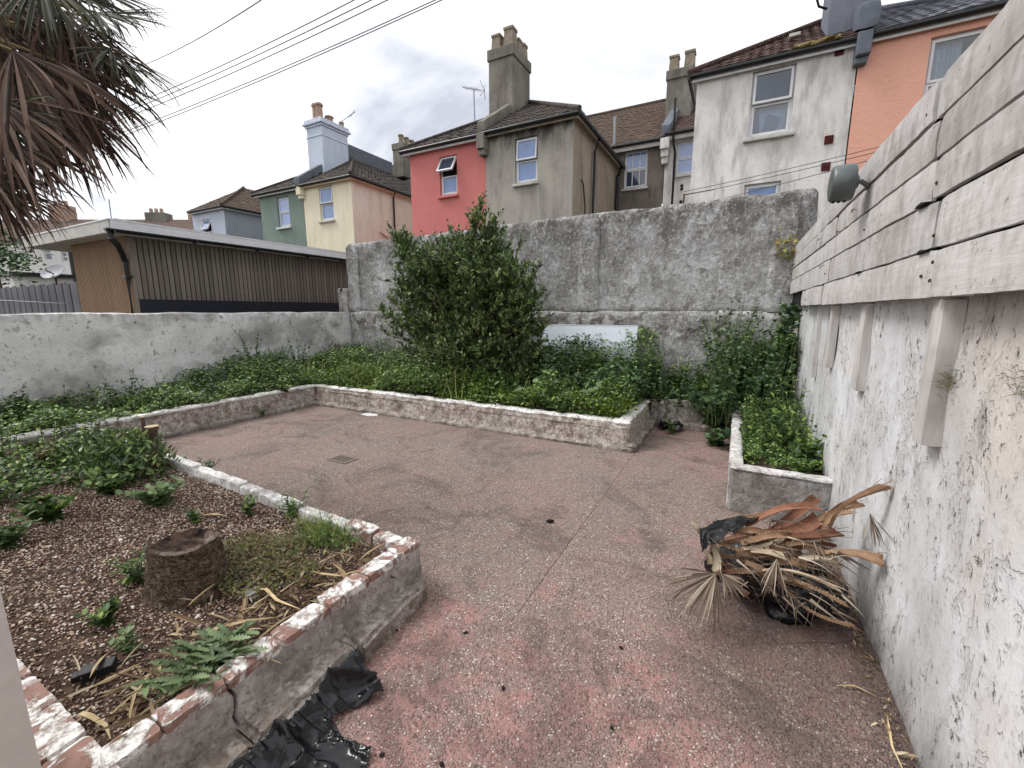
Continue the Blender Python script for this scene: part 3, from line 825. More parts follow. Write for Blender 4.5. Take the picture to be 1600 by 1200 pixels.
def roof_slope(house, name, mat, A, B, Cc, D=None, **kw):
    """A,B eave ends, C,D upper ends (C above B side)"""
    A, B, Cc = Vector(A), Vector(B), Vector(Cc); D = Vector(D) if D is not None else None
    U = (B-A).normalized(); V = (Cc-A) - U*((Cc-A).dot(U)); Vn = V.normalized()
    pts = [A, B, Cc] + ([D] if D is not None else [])
    poly = [((p-A).dot(U), (p-A).dot(Vn)) for p in pts]
    b = tiles(MB(), A, U, Vn, poly, **kw)
    b.poly([p - Vector((0,0,0.03)) for p in pts])
    o = b.build(name, mat, house); o['kind'] = 'stuff'; return o

def chimney(house, x0, x1, y0, y1, z0, z1, mat, pots, potmat, cornice=1, name='chimney', square=False):
    zc = z1
    b = MB().box(x0, x1, y0, y1, z0, z1-0.28)
    st = b.build(name, mat, house, bevel=0.015)
    o_ = 0.035
    if cornice == 2:
        MB().box(x0-.02,x1+.02,y0-.02,y1+.02,z1-.62,z1-.57).box(x0-.04,x1+.04,y0-.04,y1+.04,z1-.28,z1-.20).box(x0-.10,x1+.10,y0-.10,y1+.10,z1-.202,z1-.12).box(x0-.05,x1+.05,y0-.05,y1+.05,z1-.122,z1).build('cornice', mat, st, bevel=0.015)
    else:
        MB().box(x0-o_, x1+o_, y0-o_, y1+o_, z1-0.282, z1).build('cornice', mat, st, bevel=0.02)
    for (px, py, h, r) in pots:
        if square:
            MB().hexa([(px-r,py-r,z1-.02),(px+r,py-r,z1-.02),(px+r,py+r,z1-.02),(px-r,py+r,z1-.02),(px-r*.85,py-r*.85,z1+h),(px+r*.85,py-r*.85,z1+h),(px+r*.85,py+r*.85,z1+h),(px-r*.85,py+r*.85,z1+h)]).box(px-r,px+r,py-r,py+r,z1+h*0.9,z1+h+.03).build('chimney_pot', potmat, st, bevel=0.01)
        else:
            MB().lathe([(r*1.1,z1-.02),(r*1.1,z1+h*.1),(r*.9,z1+h*.14),(r*.82,z1+h*.8),(r*1.05,z1+h*.84),(r*1.05,z1+h*.92),(r*.9,z1+h*.95),(r*.86,z1+h),(r*.6,z1+h),(r*.6,z1+h*.8)], (px, py, 0), 14).build('chimney_pot', potmat, st, True)
    return st

def half_house(name, label, xo, xp, y0, wallm, sidem, roofm, ym, openings, ze=5.93, za=7.62, z0=0.0, ov=0.2, fascia=WHITE, sidevis=True, gutter=BLACK, main=None):
    """two-storey rear wing: outer side wall at xo, party line at xp, hipped roof rising to the party line"""
    h = thing(name, label, 'house', ((xo+xp)/2, y0, 0), 'terraced houses behind the yard')
    sg = 1 if xo > xp else -1
    xa, xb = min(xo, xp), max(xo, xp)
    b = MB(); wall_panel(b, xa, xb, z0, ze, y0, [o[:4] for o in openings]); b.build('wall', wallm, h)
    b = MB()
    sidep = [(xo,y0,z0),(xo,ym,z0),(xo,ym,ze),(xo,y0,ze)]
    b.poly(sidep if sg > 0 else sidep[::-1]); b.build('side_wall', sidem, h)
    w = abs(xo-xp); xe = xo+sg*ov; ye = y0-ov; ya = y0+w*1.0
    # gutter, fascia and soffit
    f = MB()
    f.box(min(xp,xe-sg*.05), max(xp,xe-sg*.05), ye+0.05, ye+0.075, ze-0.10, ze+0.035)
    f.box(min(xe-sg*.075,xe-sg*.05), max(xe-sg*.075,xe-sg*.05), ye+0.076, ym, ze-0.10, ze+0.035)
    f.box(min(xp,xe-sg*.08), max(xp,xe-sg*.08), ye+0.08, y0-0.002, ze-0.06, ze-0.04)
    f.box(min(xo+sg*.002,xe-sg*.08), max(xo+sg*.002,xe-sg*.08), y0, ym, ze-0.06, ze-0.04)
    f.build('fascia', fascia, h)
    g = MB().tube([(xp+sg*.03, ye+0.012, ze-0.01), (xe-sg*.02, ye+0.012, ze-0.01)], 0.05, 8)
    g.tube([(xe-sg*.012, ye, ze-0.01), (xe-sg*.012, ym, ze-0.01)], 0.05, 8); g.build('gutter', gutter, h, True)
    A = (xp, ye, ze+0.03); B = (xe, ye, ze+0.03); Cp = (xp, ya, za)
    r = roof_slope(h, 'roof', roofm, A, B, Cp)
    r2 = roof_slope(h, 'roof', roofm, (xe, ye, ze+0.03), (xe, ym+0.3, ze+0.03), (xp, ym+0.3, za), (xp, ya, za))
    MB().tube([(xe, ye, ze+0.07), (xp, ya, za+0.05)], 0.055, 8).build('hip_tiles', roofm, h, True)
    for o in openings:
        window(h, o[:4], y0, **(o[4] if len(o) > 4 else {}))
    return h

TILE = mat_roof('dark concrete tiles', lin(58,53,52), lin(76,69,66), lin(92,84,68), 0.35)
TILE2 = mat_roof('mossy brown tiles', lin(70,59,54), lin(88,73,66), lin(112,92,66), 0.55)
TILER = mat_roof('red brown tiles', lin(84,62,57), lin(68,53,51), lin(92,84,66), 0.3)
SLATE = mat_roof('blue grey slate', lin(92,94,104), lin(106,108,118), lin(80,80,84), 0.3)

CORAL = render_wall('coral masonry paint', lin(200,120,116), lin(206,127,122), lin(176,106,102), 0.0, 0.25)
GREYR = render_wall('grey unpainted render', lin(158,153,145), lin(172,167,158), lin(112,106,98), 0.25, 0.55, top=(5.2, 5.75, 0.9, lin(56,54,54)))
GREYS = render_wall('grey unpainted side render', lin(146,134,120), lin(156,146,132), lin(98,90,82), 0.3, 0.55)
GREEN = render_wall('sage green masonry paint', lin(122,137,129), lin(130,145,137), lin(98,110,104), 0.1, 0.35)
CREAM = render_wall('cream masonry paint', lin(228,220,194), lin(233,226,202), lin(200,190,160), 0.0, 0.4)
PEACH = render_wall('peach masonry paint', lin(228,221,206), lin(232,226,212), lin(176,162,142), 0.3, 0.45)
LBLUE = render_wall('pale blue grey masonry paint', lin(186,193,208), lin(193,200,213), lin(162,168,182), 0.0, 0.3)
LBLUS = render_wall('mid grey masonry paint', lin(150,154,164), lin(158,162,172), lin(128,132,140), 0.0, 0.3)
WHITEH = render_wall('stained white masonry paint', lin(216,212,208), lin(230,227,224), lin(146,143,142), 0.2, 0.8)
ORANGE = render_wall('orange masonry paint', lin(226,170,150), lin(230,174,154), lin(210,156,136), 0.0, 0.15, bump=0.008)

YM1 = 14.35
coral = half_house('terraced_house', 'coral red rendered house with tilted open window', -8.7, -6.16, 10.25, CORAL, CORAL, TILE, YM1,
    [(-7.66, -7.08, 4.66, 5.66, dict(sill=0.05, upper_open=0.55, glass=(GLASSD, GLASSB), sill_mat=CORAL))])
grey = half_house('terraced_house', 'grey unpainted rendered house with tall chimney right of the coral house', -3.74, -6.14, 10.2, GREYR, GREYS, TILE, YM1,
    [(-5.28, -4.66, 4.66, 5.70, dict(sill=0.04, upper_open=0.10, glass=(GLASSB, GLASSB)))], fascia=mat_wood('peeling fascia', lin(160,150,138), lin(122,106,92), lin(84,70,62)))
chimney(grey, -6.75, -5.98, 11.42, 12.5, 6.2, 8.62, STONE, [(-6.55,11.6,.36,.14),(-6.15,11.6,.44,.15),(-6.15,12.0,.36,.12),(-6.15,12.35,.4,.12),(-6.55,12.3,.4,.12)], POT, square=True)
rough_box('parapet', STONE, -6.27, -6.03, 9.98, 11.45, 5.9, 6.2, res=0.1, amp=0.012, freq=4, parent=grey, taper=lambda V: V + np.stack([V[:,0]*0, V[:,0]*0, np.clip(V[:,1]-9.98, 0, 9)*0.66], 1))
MB().box(-6.26,-6.04,9.93,10.25,5.55,5.93).box(-6.24,-6.06,10.0,10.24,5.42,5.552).build('corbel', STONE, grey, bevel=0.02)
def downpipe(h, pts, r=0.035, mat=BLACK, name='downpipe'):
    return MB().tube(pts, r, 8).build(name, mat, h, True)
downpipe(grey, [(-3.55,11.6,5.9),(-3.66,11.62,5.6),(-3.69,11.62,2.0)])
downpipe(grey, [(-3.55,14.0,5.86),(-3.66,14.0,5.6),(-3.69,14.0,2.0)], 0.05)
downpipe(grey, [(-3.72,10.75,4.7),(-3.68,10.8,4.6),(-3.67,10.95,4.1),(-3.69,11.1,3.4)], 0.018, name='loose_cable')
downpipe(grey, [(-4.70,10.16,4.62),(-4.62,10.14,4.5),(-4.58,10.15,3.8),(-4.54,10.17,3.0)], 0.008, OFFWH, name='white_cable')
MB().box(-4.78,-4.66,10.1,10.14,4.585,4.65).build('junction_box', OFFWH, grey)

green = half_house('terraced_house', 'sage green rendered house with white sash window', -17.0, -14.46, 11.05, GREEN, GREEN, TILE, 15.2,
    [(-15.98, -15.28, 4.66, 5.72, dict(sill=0.06, glass=(GLASSP, GLASSP), sill_mat=WHITE))])
cream = half_house('terraced_house', 'cream and peach rendered house with pale blue chimney', -11.97, -14.44, 11.05, CREAM, PEACH, TILE, 15.2,
    [(-13.60, -12.90, 4.68, 5.80, dict(sill=0.06, upper_open=0.08)), (-13.55, -12.9, 2.5, 3.45, dict(sill=0.06))], fascia=simple('peach fascia', lin(222,200,172), 0.6))
chimney(cream, -15.02, -14.18, 11.85, 13.05, 6.3, 8.52, render_wall('pale blue stack paint', lin(196,206,222), lin(206,214,228), lin(166,174,190), 0, 0.35),
        [(-14.72,12.1,.62,.15),(-14.42,12.0,.55,.14),(-14.5,12.5,.3,.16),(-14.3,12.9,.2,.1)], POTR, cornice=2)
rough_box('parapet', LEAD, -14.60, -14.28, 10.82, 11.9, 5.95, 6.22, res=0.12, amp=0.008, freq=4, parent=cream, taper=lambda V: V + np.stack([V[:,0]*0, V[:,0]*0, np.clip(V[:,1]-10.82, 0, 9)*0.68], 1))
MB().box(-14.62,-14.26,13.06,15.6,7.3,8.02).build('ridge_parapet', LEAD, cream, bevel=0.02)
MB().box(-14.56,-14.32,10.84,11.04,5.62,5.94).box(-14.54,-14.34,10.9,11.04,5.5,5.622).build('corbel', CREAM, cream, bevel=0.02)
downpipe(cream, [(-11.8,13.0,5.88),(-11.9,13.0,5.7),(-11.92,13.0,2.0)])
downpipe(cream, [(-11.92,12.2,4.35),(-11.92,12.9,4.1)], 0.03, simple('peach pipe', lin(214,180,150), 0.6), name='waste_pipe')
st = chimney(cream, -14.75, -14.15, 16.2, 18.6, 7.6, 9.05, STONE, [(-14.4,16.4+0.36*i,.4,.13) for i in range(6)], POT)
MB().tube([(-13.9,12.6,8.6),(-13.4,12.6,8.72),(-13.2,12.6,8.78)], 0.012, 5).tube([(-13.35,12.5,8.6),(-13.35,12.7,8.9)], 0.01, 5).tube([(-13.5,12.5,8.62),(-13.5,12.7,8.8)], 0.01, 5).tube([(-14.3,12.7,8.5),(-13.9,12.6,8.6)], 0.015, 5).build('aerial', STEEL, cream)
downpipe(cream, [(-12.2,14.5,7.3),(-11.75,15.0,6.4)], 0.06, WHITE, name='white_barge_strip')

blue = half_house('terraced_house', 'pale blue-grey rendered house furthest left behind the shed roof', -20.2, -22.75, 11.45, LBLUE, LBLUS, TILE2, 15.0,
    [(-21.95, -21.3, 4.55, 5.55, dict(upper_open=0.45))])
white = half_house('terraced_house', 'large stained white rendered house with red air bricks', -1.07, 1.42, 9.75, WHITEH, WHITEH, TILER, YM1,
    [(-0.12, 0.56, 4.70, 5.82, dict(sill=0.07, glass=(GLASSD, CLEAR), upper_open=0.05)), (-0.10, 0.50, 2.7, 3.87, dict())], ov=0.14)
for z in (5.84, 4.45, 4.01):
    ab = MB().box(1.09, 1.22, 9.735, 9.755, z-0.07, z+0.07).build('air_brick', simple('red air brick', lin(112,44,42), 0.8), white)
    b = MB()
    for i in range(4):
        for j in range(4): b.box(1.10+i*0.030, 1.118+i*0.030, 9.731, 9.7345, z-0.06+j*0.032, z-0.042+j*0.032)
    b.build('holes', DARK, ab)
# things piled behind the glass of the white house
MB().box(-0.10, 0.54, 9.98, 10.0, 4.72, 5.3).build('room_backing', simple('pale blue blind', lin(206,224,244), 0.8), white)
MB().hexa([(0.10,9.93,4.76),(0.30,9.93,4.76),(0.30,9.945,4.76),(0.10,9.945,4.76),(0.18,9.93,5.12),(0.40,9.93,5.02),(0.40,9.945,5.02),(0.18,9.945,5.12)]).build('picture_board', simple('blue grey card', lin(120,146,178), 0.7), white)
MB().hexa([(-0.06,9.94,4.74),(0.07,9.94,4.74),(0.07,9.97,4.74),(-0.06,9.97,4.74),(-0.08,9.94,5.22),(0.03,9.94,5.26),(0.03,9.97,5.26),(-0.08,9.97,5.22)]).build('folded_blind', simple('blue cloth', lin(96,118,158), 0.8), white)
rough_box('gutter_moss', mat_leaf('gutter moss', [(0, lin(120,104,60)), (1, lin(150,136,84))]), 0.45, 1.15, 9.56, 9.64, 5.97, 6.03, res=0.03, amp=0.03, freq=14, parent=white)
MB().box(0.42,0.60,10.3,10.42,6.52,6.58).build('roof_vent', OFFWH, white, bevel=0.01)
orange = half_house('terraced_house', 'bright orange rendered house behind the right fence', 4.0, 1.44, 9.75, ORANGE, ORANGE, SLATE, YM1,
    [(2.34, 3.04, 4.62, 5.74, dict(sill=0.05, glass=(CLEAR, CLEAR), split=0.42, curtain=True))], ov=0.14)
MB().box(2.3,3.1,10.3,10.32,4.5,5.8).build('room_backing', simple('dim room', lin(70,86,112), 0.9), orange)
chimney(orange, 0.98, 1.62, 10.1, 11.2, 6.2, 8.6, render_wall('dark stack paint', lin(112,116,126), lin(124,128,138), lin(86,88,96), 0, 0.4), [(1.2,10.4,.4,.13),(1.4,10.8,.4,.13)], POT)
rough_box('parapet', LEAD, 1.34, 1.62, 9.50, 10.12, 5.98, 6.36, res=0.1, amp=0.008, freq=4, parent=orange, taper=lambda V: V + np.stack([V[:,0]*0, V[:,0]*0, np.clip(V[:,1]-9.5, 0, 9)*0.45], 1))
MB().box(1.36,1.56,9.52,9.748,5.62,5.97).box(1.36,1.54,9.6,9.748,5.52,5.622).build('corbel', LEAD, orange, bevel=0.015)

# main ranges of the terrace behind the wings
def main_range(h, xa, xb, ym, wallm, roofm, ops, zt=6.5, zr=9.3, back=4.0):
    b = MB(); wall_panel(b, xa, xb, 0, zt, ym, [o[:4] for o in ops]); b.build('main_wall', wallm, h)
    roof_slope(h, 'main_roof', roofm, (xa, ym-0.2, zt+0.05), (xb, ym-0.2, zt+0.05), (xb, ym+back, zr), (xa, ym+back, zr))
    roof_slope(h, 'main_roof', roofm, (xb, ym+2*back, zt+0.05), (xa, ym+2*back, zt+0.05), (xa, ym+back+0.005, zr), (xb, ym+back+0.005, zr), course=0.4, tw=0.4)
    MB().tube([(xa, ym-0.24, zt), (xb, ym-0.24, zt)], 0.05, 8).build('gutter', BLACK, h, True)
    MB().box(xa, xb, ym-0.2, ym-0.17, zt-0.16, zt+0.03).build('fascia', OFFWH, h)
    MB().tube([(xa, ym+back, zr+0.02), (xb, ym+back, zr+0.02)], 0.08, 8).build('ridge_tiles', roofm, h, True)
    for o in ops: window(h, o[:4], ym, **o[4])
GREYM = render_wall('dirty grey render', lin(112,106,98), lin(128,120,112), lin(62,58,54), 0.3, 0.7)
main_range(grey, -6.14, -2.36, YM1, GREYM, TILE2, [(-3.56, -2.84, 5.3, 6.38, dict(sill=0.05, bars=2, glass=(GLASSB, GLASSD)))])
main_range(white, -2.34, 1.42, YM1, WHITEH, TILER, [(-2.02, -1.38, 5.5, 6.4, dict(sill=0.05, glass=(GLASSP, GLASSP)))], zt=6.6)
main_range(coral, -9.9, -6.16, YM1, GREYM, TILE2, [])
main_range(cream, -14.44, -9.92, 15.2, PEACH, TILE, [])
main_range(green, -18.6, -14.46, 15.2, GREEN, TILE, [])
main_range(orange, 1.44, 6.0, YM1, ORANGE, SLATE, [])
main_range(blue, -26, -18.62, 15.0, LBLUS, TILE2, [])
rough_box('parapet', LEAD, -2.46, -2.2, 14.1, 18.3, 6.55, 6.86, res=0.15, amp=0.01, freq=4, parent=white, taper=lambda V: V + np.stack([V[:,0]*0, V[:,0]*0, np.clip(V[:,1]-14.1, 0, 9)*0.66], 1))
MB().box(-2.46,-2.2,14.05,14.34,6.2,6.5).box(-2.44,-2.22,14.12,14.34,6.0,6.202).box(-2.42,-2.24,14.18,14.34,5.82,6.002).build('corbel', WHITEH, white, bevel=0.02)
chimney(white, -2.62, -1.86, 15.6, 16.9, 7.2, 9.0, STONE, [(-2.45,15.8,.42,.15),(-2.0,15.9,.5,.16)], POT, square=True)
downpipe(grey, [(-3.86,14.2,6.3),(-3.87,14.2,7.4)], 0.05, STEEL, name='vent_pipe')
downpipe(white, [(-2.1,14.08,7.5),(-2.1,14.08,6.4),(-2.05,14.26,6.1),(-2.05,14.26,3.0)], 0.035, name='soil_pipe')
MB().box(-3.5,-2.5,14.1,14.34,4.25,4.32).build('ledge_board', DARK, grey)

# aerial on the coral house
ar = thing('tv_aerial', 'thin metal television aerial on a mast behind the coral roof', 'aerial', (-8.23, 13, 7.2))
MB().tube([(-8.22,13,7.1),(-8.25,13,8.62)], 0.02, 6).build('mast', STEEL, ar)
MB().tube([(-8.68,13,8.77),(-7.86,13,8.5)], 0.012, 5).build('boom', STEEL, ar)
for i in range(7):
    x = -8.62+0.09*i; z = 8.75-0.03*i
    MB().tube([(x,12.84,z),(x,13.16,z)], 0.008, 4).build('element', STEEL, ar)
MB().tube([(-7.92,12.85,8.75),(-7.84,13,8.5),(-7.92,13.15,8.3)], 0.01, 4).tube([(-7.92,13.15,8.75),(-7.84,13,8.5),(-7.92,12.85,8.3)], 0.01, 4).build('reflector', STEEL, ar)
MB().tube([(-8.8,13,7.42),(-8.2,13,7.25)], 0.012, 4).build('lower_arm', STEEL, ar)
# dish on the white/orange stack
sdh = thing('satellite_dish', 'white satellite dish on a bracket beside the orange house stack', 'dish', (0.8, 10.1, 6.8))
MB().lathe([(0.02,0),(0.1,0.01),(0.2,0.04),(0.26,0.07),(0.255,0.08),(0.19,0.05),(0.02,0.012)], (0,0,0), 20).build('bowl', OFFWH, sdh, True, loc=(-0.05,0,0.17)).rotation_euler = (rad(60), 0, rad(-20))
sdh['world_parts'] = 0
MB().tube([(0.95,10.15,6.75),(0.82,10.1,6.8),(0.76,10.05,6.95)], 0.02, 6).build('arm', BLACK, sdh).matrix_parent_inverse = Matrix.Translation((-0.8,-10.1,-6.8))

# ------------------------------------------------------------------ garden room (shed) behind the white wall
sh = thing('garden_shed', 'timber clad garden room with white roof edge behind the low wall', 'shed', (-8.6, 5, 0))
SLG = mat_wood('weathered grey cladding', lin(100,93,87), lin(122,114,106), lin(76,70,65), (1, 1, 0.12), 0.2)
SLB = mat_wood('fresh brown cladding', lin(132,108,86), lin(154,128,103), lin(98,80,63), (1, 1, 0.10), 0.10)
MB().box(-10.72, -8.64, 3.385, 7.72, 0, 2.72).build('core', DARK, sh)
sg_m = MB().box(-0.028, 0.0, 0, 0.061, 0, 1.0).mesh('slat', SLG)
for i in range(56):
    y = 3.40+i*0.0775
    o = link('slat', sg_m, sh); sh_loc = Vector(sh.location)
    o.location = (-8.604, y, 1.68); o.scale = (1, 1, 0.975)
sb_m = MB().box(0, 0.030, -0.030, 0, 0, 1.0).mesh('narrow_slat', SLB)
for i in range(40):
    o = link('narrow_slat', sb_m, sh); o.location = (-10.72+i*0.0525, 3.38, 1.0); o.scale = (1, 1, 1.70)
MB().box(-8.625, -8.60, 3.352, 3.395, 1.0, 2.72).build('corner_post', SLG, sh)
MB().box(-8.63, -8.612, 3.40, 7.71, 1.2, 1.675).build('plinth', simple('dark blue black membrane', lin(30,34,44), 0.6), sh)
b = MB().box(-8.46, -8.43, 3.12, 7.74, 2.70, 2.835).build('fascia', WHITE, sh, bevel=0.006)
MB().box(-12.05, -8.46, 3.10, 3.13, 2.66, 2.835).build('fascia', OFFWH, sh, bevel=0.006)
MB().box(-12.07, -8.425, 3.09, 7.75, 2.836, 2.86).build('roof_edge_trim', WHITE, sh, bevel=0.004)
MB().box(-12.0, -8.465, 3.135, 7.72, 2.655, 2.69).build('soffit', OFFWH, sh)
MB().box(-12.0, -8.5, 3.2, 7.7, 2.861, 2.88).build('roof_sheet', simple('grey roof membrane', lin(120,122,126), 0.8), sh)
b = MB(); n = 10
for i in range(n):
    a0, a1 = math.pi+math.pi*i/n, math.pi+math.pi*(i+1)/n
    f0 = (-8.375+0.05*math.cos(a0), 2.70+0.05*math.sin(a0)); f1 = (-8.375+0.05*math.cos(a1), 2.70+0.05*math.sin(a1))
    b.poly([(f0[0],3.02,f0[1]),(f1[0],3.02,f1[1]),(f1[0],7.76,f1[1]),(f0[0],7.76,f0[1])])
b.poly([(-8.425,3.02,2.70)]+[(-8.375+0.05*math.cos(math.pi+math.pi*i/n),3.02,2.70+0.05*math.sin(math.pi+math.pi*i/n)) for i in range(1,n)]+[(-8.325,3.02,2.70)])
b.poly([(-8.425,7.76,2.70),(-8.325,7.76,2.70),(-8.375,7.76,2.65)])
b.build('gutter', BLACK, sh, True)
gb = MB().box(-8.44, -8.315, 0, 0.03, 2.635, 2.70).mesh('gutter_bracket', BLACK)
for y in (3.1, 4.2, 5.3, 6.4, 7.3):
    o = link('gutter_bracket', gb, sh); o.location = (0, y, 0)
MB().tube([(-8.375,3.08,2.66),(-8.375,3.08,2.56),(-8.41,3.16,2.47),(-8.60,3.27,2.36),(-8.66,3.31,2.26),(-8.66,3.31,1.0)], 0.042, 12).build('downpipe', BLACK, sh, True)
MB().box(-8.72,-8.58,3.26,3.36,2.02,2.05).build('pipe_clip', BLACK, sh)
pier2 = rough_box('garden_pier', mat_kerb('flaking white brick', lin(206,204,202), lin(150,142,136), lin(104,96,90), 0.55), -7.93, -7.64, 6.74, 6.98, 1.0, 1.98, res=0.04, amp=0.008, freq=9)
tag(pier2, 'stubby flaking white brick pier between shed and back wall', 'pier')
ml = thing('security_lamp', 'tiny white lamp on the pier at the shed end', 'lamp', (-7.8, 6.72, 1.95))
MB().box(-7.84,-7.76,6.70,6.735,1.93,1.99).build('housing', BLACK, ml, bevel=0.004)
MB().box(-7.825,-7.775,6.693,6.699,1.945,1.98).build('lens', WHITE, ml)

# ------------------------------------------------------------------ far left background
ff = thing('board_fence', 'dark grey vertical board fence left of the garden room', 'fence', (-14, 3.7, 0))
FB = mat_wood('grey fence board', lin(92,92,98), lin(112,112,116), lin(72,72,78), (1, 1, 0.15), 0.2)
fbm_ = MB().box(0, 0.17, 0, 0.02, 0, 1.0).mesh('fence_board', FB)
for i in range(34):
    o = link('fence_board', fbm_, ff); o.location = (-17.5+i*0.195, 3.7+0.01*(i % 2), 0.4); o.scale = (1, 1, 1.66+0.02*math.sin(i*2.1))
MB().box(-17.6,-10.8,3.725,3.78,0.4,0.5).box(-17.6,-10.8,3.725,3.78,1.5,1.6).build('rail', FB, ff)
cl = tag(MB().tube([(-9.5,1.75,1.66),(-11.6,3.4,1.63)], 0.006, 5).tube([(-11.6,3.4,1.63),(-17,3.5,1.78)], 0.008, 5).build('washing_line', OFFWH), 'thin white line stretched in front of the dark fence', 'line')

ft = thing('terrace_row', 'far white terrace with brown tiled roof beyond the fence', 'house', (-46, 11, 0))
ft['world_parts'] = 0
ft.rotation_euler = (0, 0, math.atan2(6.4, 12))
FW = render_wall('far white render', lin(212,210,208), lin(224,222,220), lin(170,168,166), 0, 0.3)
ops = [(2.55,3.05,5.0,6.0,{}),(3.75,4.15,4.9,5.6,{}),(1.0,1.5,4.9,5.6,{}),(5.6,6.1,4.6,5.5,{}),(4.3,4.7,2.7,3.6,{}),(5.5,6.0,2.7,3.9,{})]
b = MB(); wall_panel(b, -6, 16, 0, 6.3, 0, [o[:4] for o in ops]); b.build('wall', FW, ft)
for o in ops: window(ft, o[:4], 0, glass=(GLASSD, GLASSD))
roof_slope(ft, 'roof', mat_roof('far brown tiles', lin(104,84,76), lin(88,72,68), lin(120,104,88), 0.3), (-6,-0.3,6.3), (16,-0.3,6.3), (16,3.8,8.5), (-6,3.8,8.5), course=0.3, tw=0.3)
MB().tube([(-6,-0.3,6.28),(16,-0.3,6.28)], 0.07, 6).build('gutter', BLACK, ft)
MB().tube([(4.5,-0.1,6.2),(4.5,-0.1,2.0)], 0.12, 6).build('downpipe', BLACK, ft)
for (x, w_, z, m_) in ((0.0,1.3,9.5,POTR), (7.3,1.5,8.95,STONE), (10.6,0.25,8.9,POTR), (15.2,0.3,8.9,STONE)):
    ch_ = MB().box(x, x+w_, 3.3, 4.2, 7.6, z).build('chimney', m_, ft, bevel=0.03)
    if w_ > 1:
        for q in range(3): MB().lathe([(.14,z-.02),(.11,z+.3),(.13,z+.34)], (x+.25+.4*q,3.7,0), 10).build('chimney_pot', POTR, ch_)
ob = thing('outbuilding', 'low white outbuilding with black roof edge behind the fence', 'shed', (-31, 7, 0))
MB().box(-34,-29.2,7.0,9.0,0,3.05).build('wall', FW, ob)
MB().box(-34.2,-28.95,6.85,9.1,3.052,3.22).build('roof_edge', BLACK, ob)
sdd = thing('satellite_dish', 'grey satellite dish on a short pole above the dark fence', 'dish', (-27.5, 7.9, 2.2))
sdd['world_parts'] = 0
MB().lathe([(0.03,0),(0.2,0.015),(0.36,0.06),(0.46,0.11),(0.45,0.125),(0.34,0.075),(0.03,0.02)], (0,0,0), 24).build('bowl', simple('grey dish', lin(150,152,158), 0.5), sdd, True, loc=(0,0,0.95)).rotation_euler = (rad(38), rad(28), 0)
MB().tube([(0,0,-2.2),(0,0,0.92)], 0.04, 6).build('pole', RUST, sdd)
MB().tube([(0,0,0.9),(0.2,-0.3,1.02),(0.22,-0.33,1.15)], 0.025, 6).build('arm', RUST, sdd)
mast = tag(MB().tube([(-21.15,7.85,0),(-21.15,7.85,4.0),(-21.25,7.92,5.6)], 0.018, 5).build('radio_mast', STEEL), 'thin leaning whip mast above the shed roof', 'mast')

# ------------------------------------------------------------------ overhead cables
cab = [((-32.87,15.46,16.53),(-17.88,12.47,13.72)),((-33.53,14.62,14.02),(-14.6,14.2,13.72)),((-33.52,14.59,13.75),(-13.99,14.52,13.72)),
       ((-33.48,14.53,13.4),(-13.43,14.82,13.72)),((-33.58,14.29,12.48),(-11.73,15.71,13.72)),((-33.74,14.17,12.2),(-11.5,15.83,13.72))]
cl_ = ['topmost overhead cable crossing the sky alone above the others', 'upper cable of the close pair below the lone top cable', 'lower cable of the close pair below the lone top cable',
       'single overhead cable between the two close pairs', 'upper cable of the lowest close pair', 'lowest overhead cable of all crossing the sky']
for (a, b_), lb in zip(cab, cl_):
    a, b_ = Vector(a), Vector(b_); d = b_-a; pts = []
    for i in range(25):
        t = -0.35+1.95*i/24; q = a+d*t; q.z += (t-0.0)*(t-1.0)*0.5; pts.append(q)
    tag(MB().tube(pts, 0.020, 5).build('overhead_cable', simple('grey cable', lin(120,118,124), 0.6), None, True), lb, 'cable', 'overhead cables')
wl = ['upper thin wire across the white and orange houses', 'middle thin wire across the white and orange houses', 'lowest thin wire across the white and orange houses']
for (a, c_), lb in zip((((-1.12,9.2,3.74),(3.2,9.2,4.28)), ((-1.05,9.2,3.68),(3.2,9.2,4.21)), ((-0.9,9.2,3.47),(3.2,9.2,4.19))), wl):
    a, c_ = Vector(a), Vector(c_)
    pts = [a.lerp(c_, i/12)-Vector((0,0,0.16*(i/12)*(1-i/12))) for i in range(13)]
    tag(MB().tube(pts, 0.0055, 5).build('house_wire', simple('thin dark wire', lin(70,68,74), 0.6), None, True), lb, 'wire', 'wires on the white house')
br = thing('wire_bracket', 'dark iron bracket with insulators at the white house corner', 'bracket', (-1.12, 9.3, 3.5))
MB().tube([(-1.12,9.3,2.9),(-1.12,9.28,3.72)], 0.014, 6).tube([(-1.14,9.28,3.7),(-0.6,9.3,3.74)], 0.010, 5).build('rod', RUST, br)
for (x, z) in ((-1.17,3.84),(-1.17,3.55)): MB().lathe([(.012,z-.06),(.03,z-.04),(.03,z),(.02,z+.01),(.03,z+.02),(.03,z+.05),(.012,z+.06)], (x,9.27,0), 10).build('insulator', BLACK, br, True)

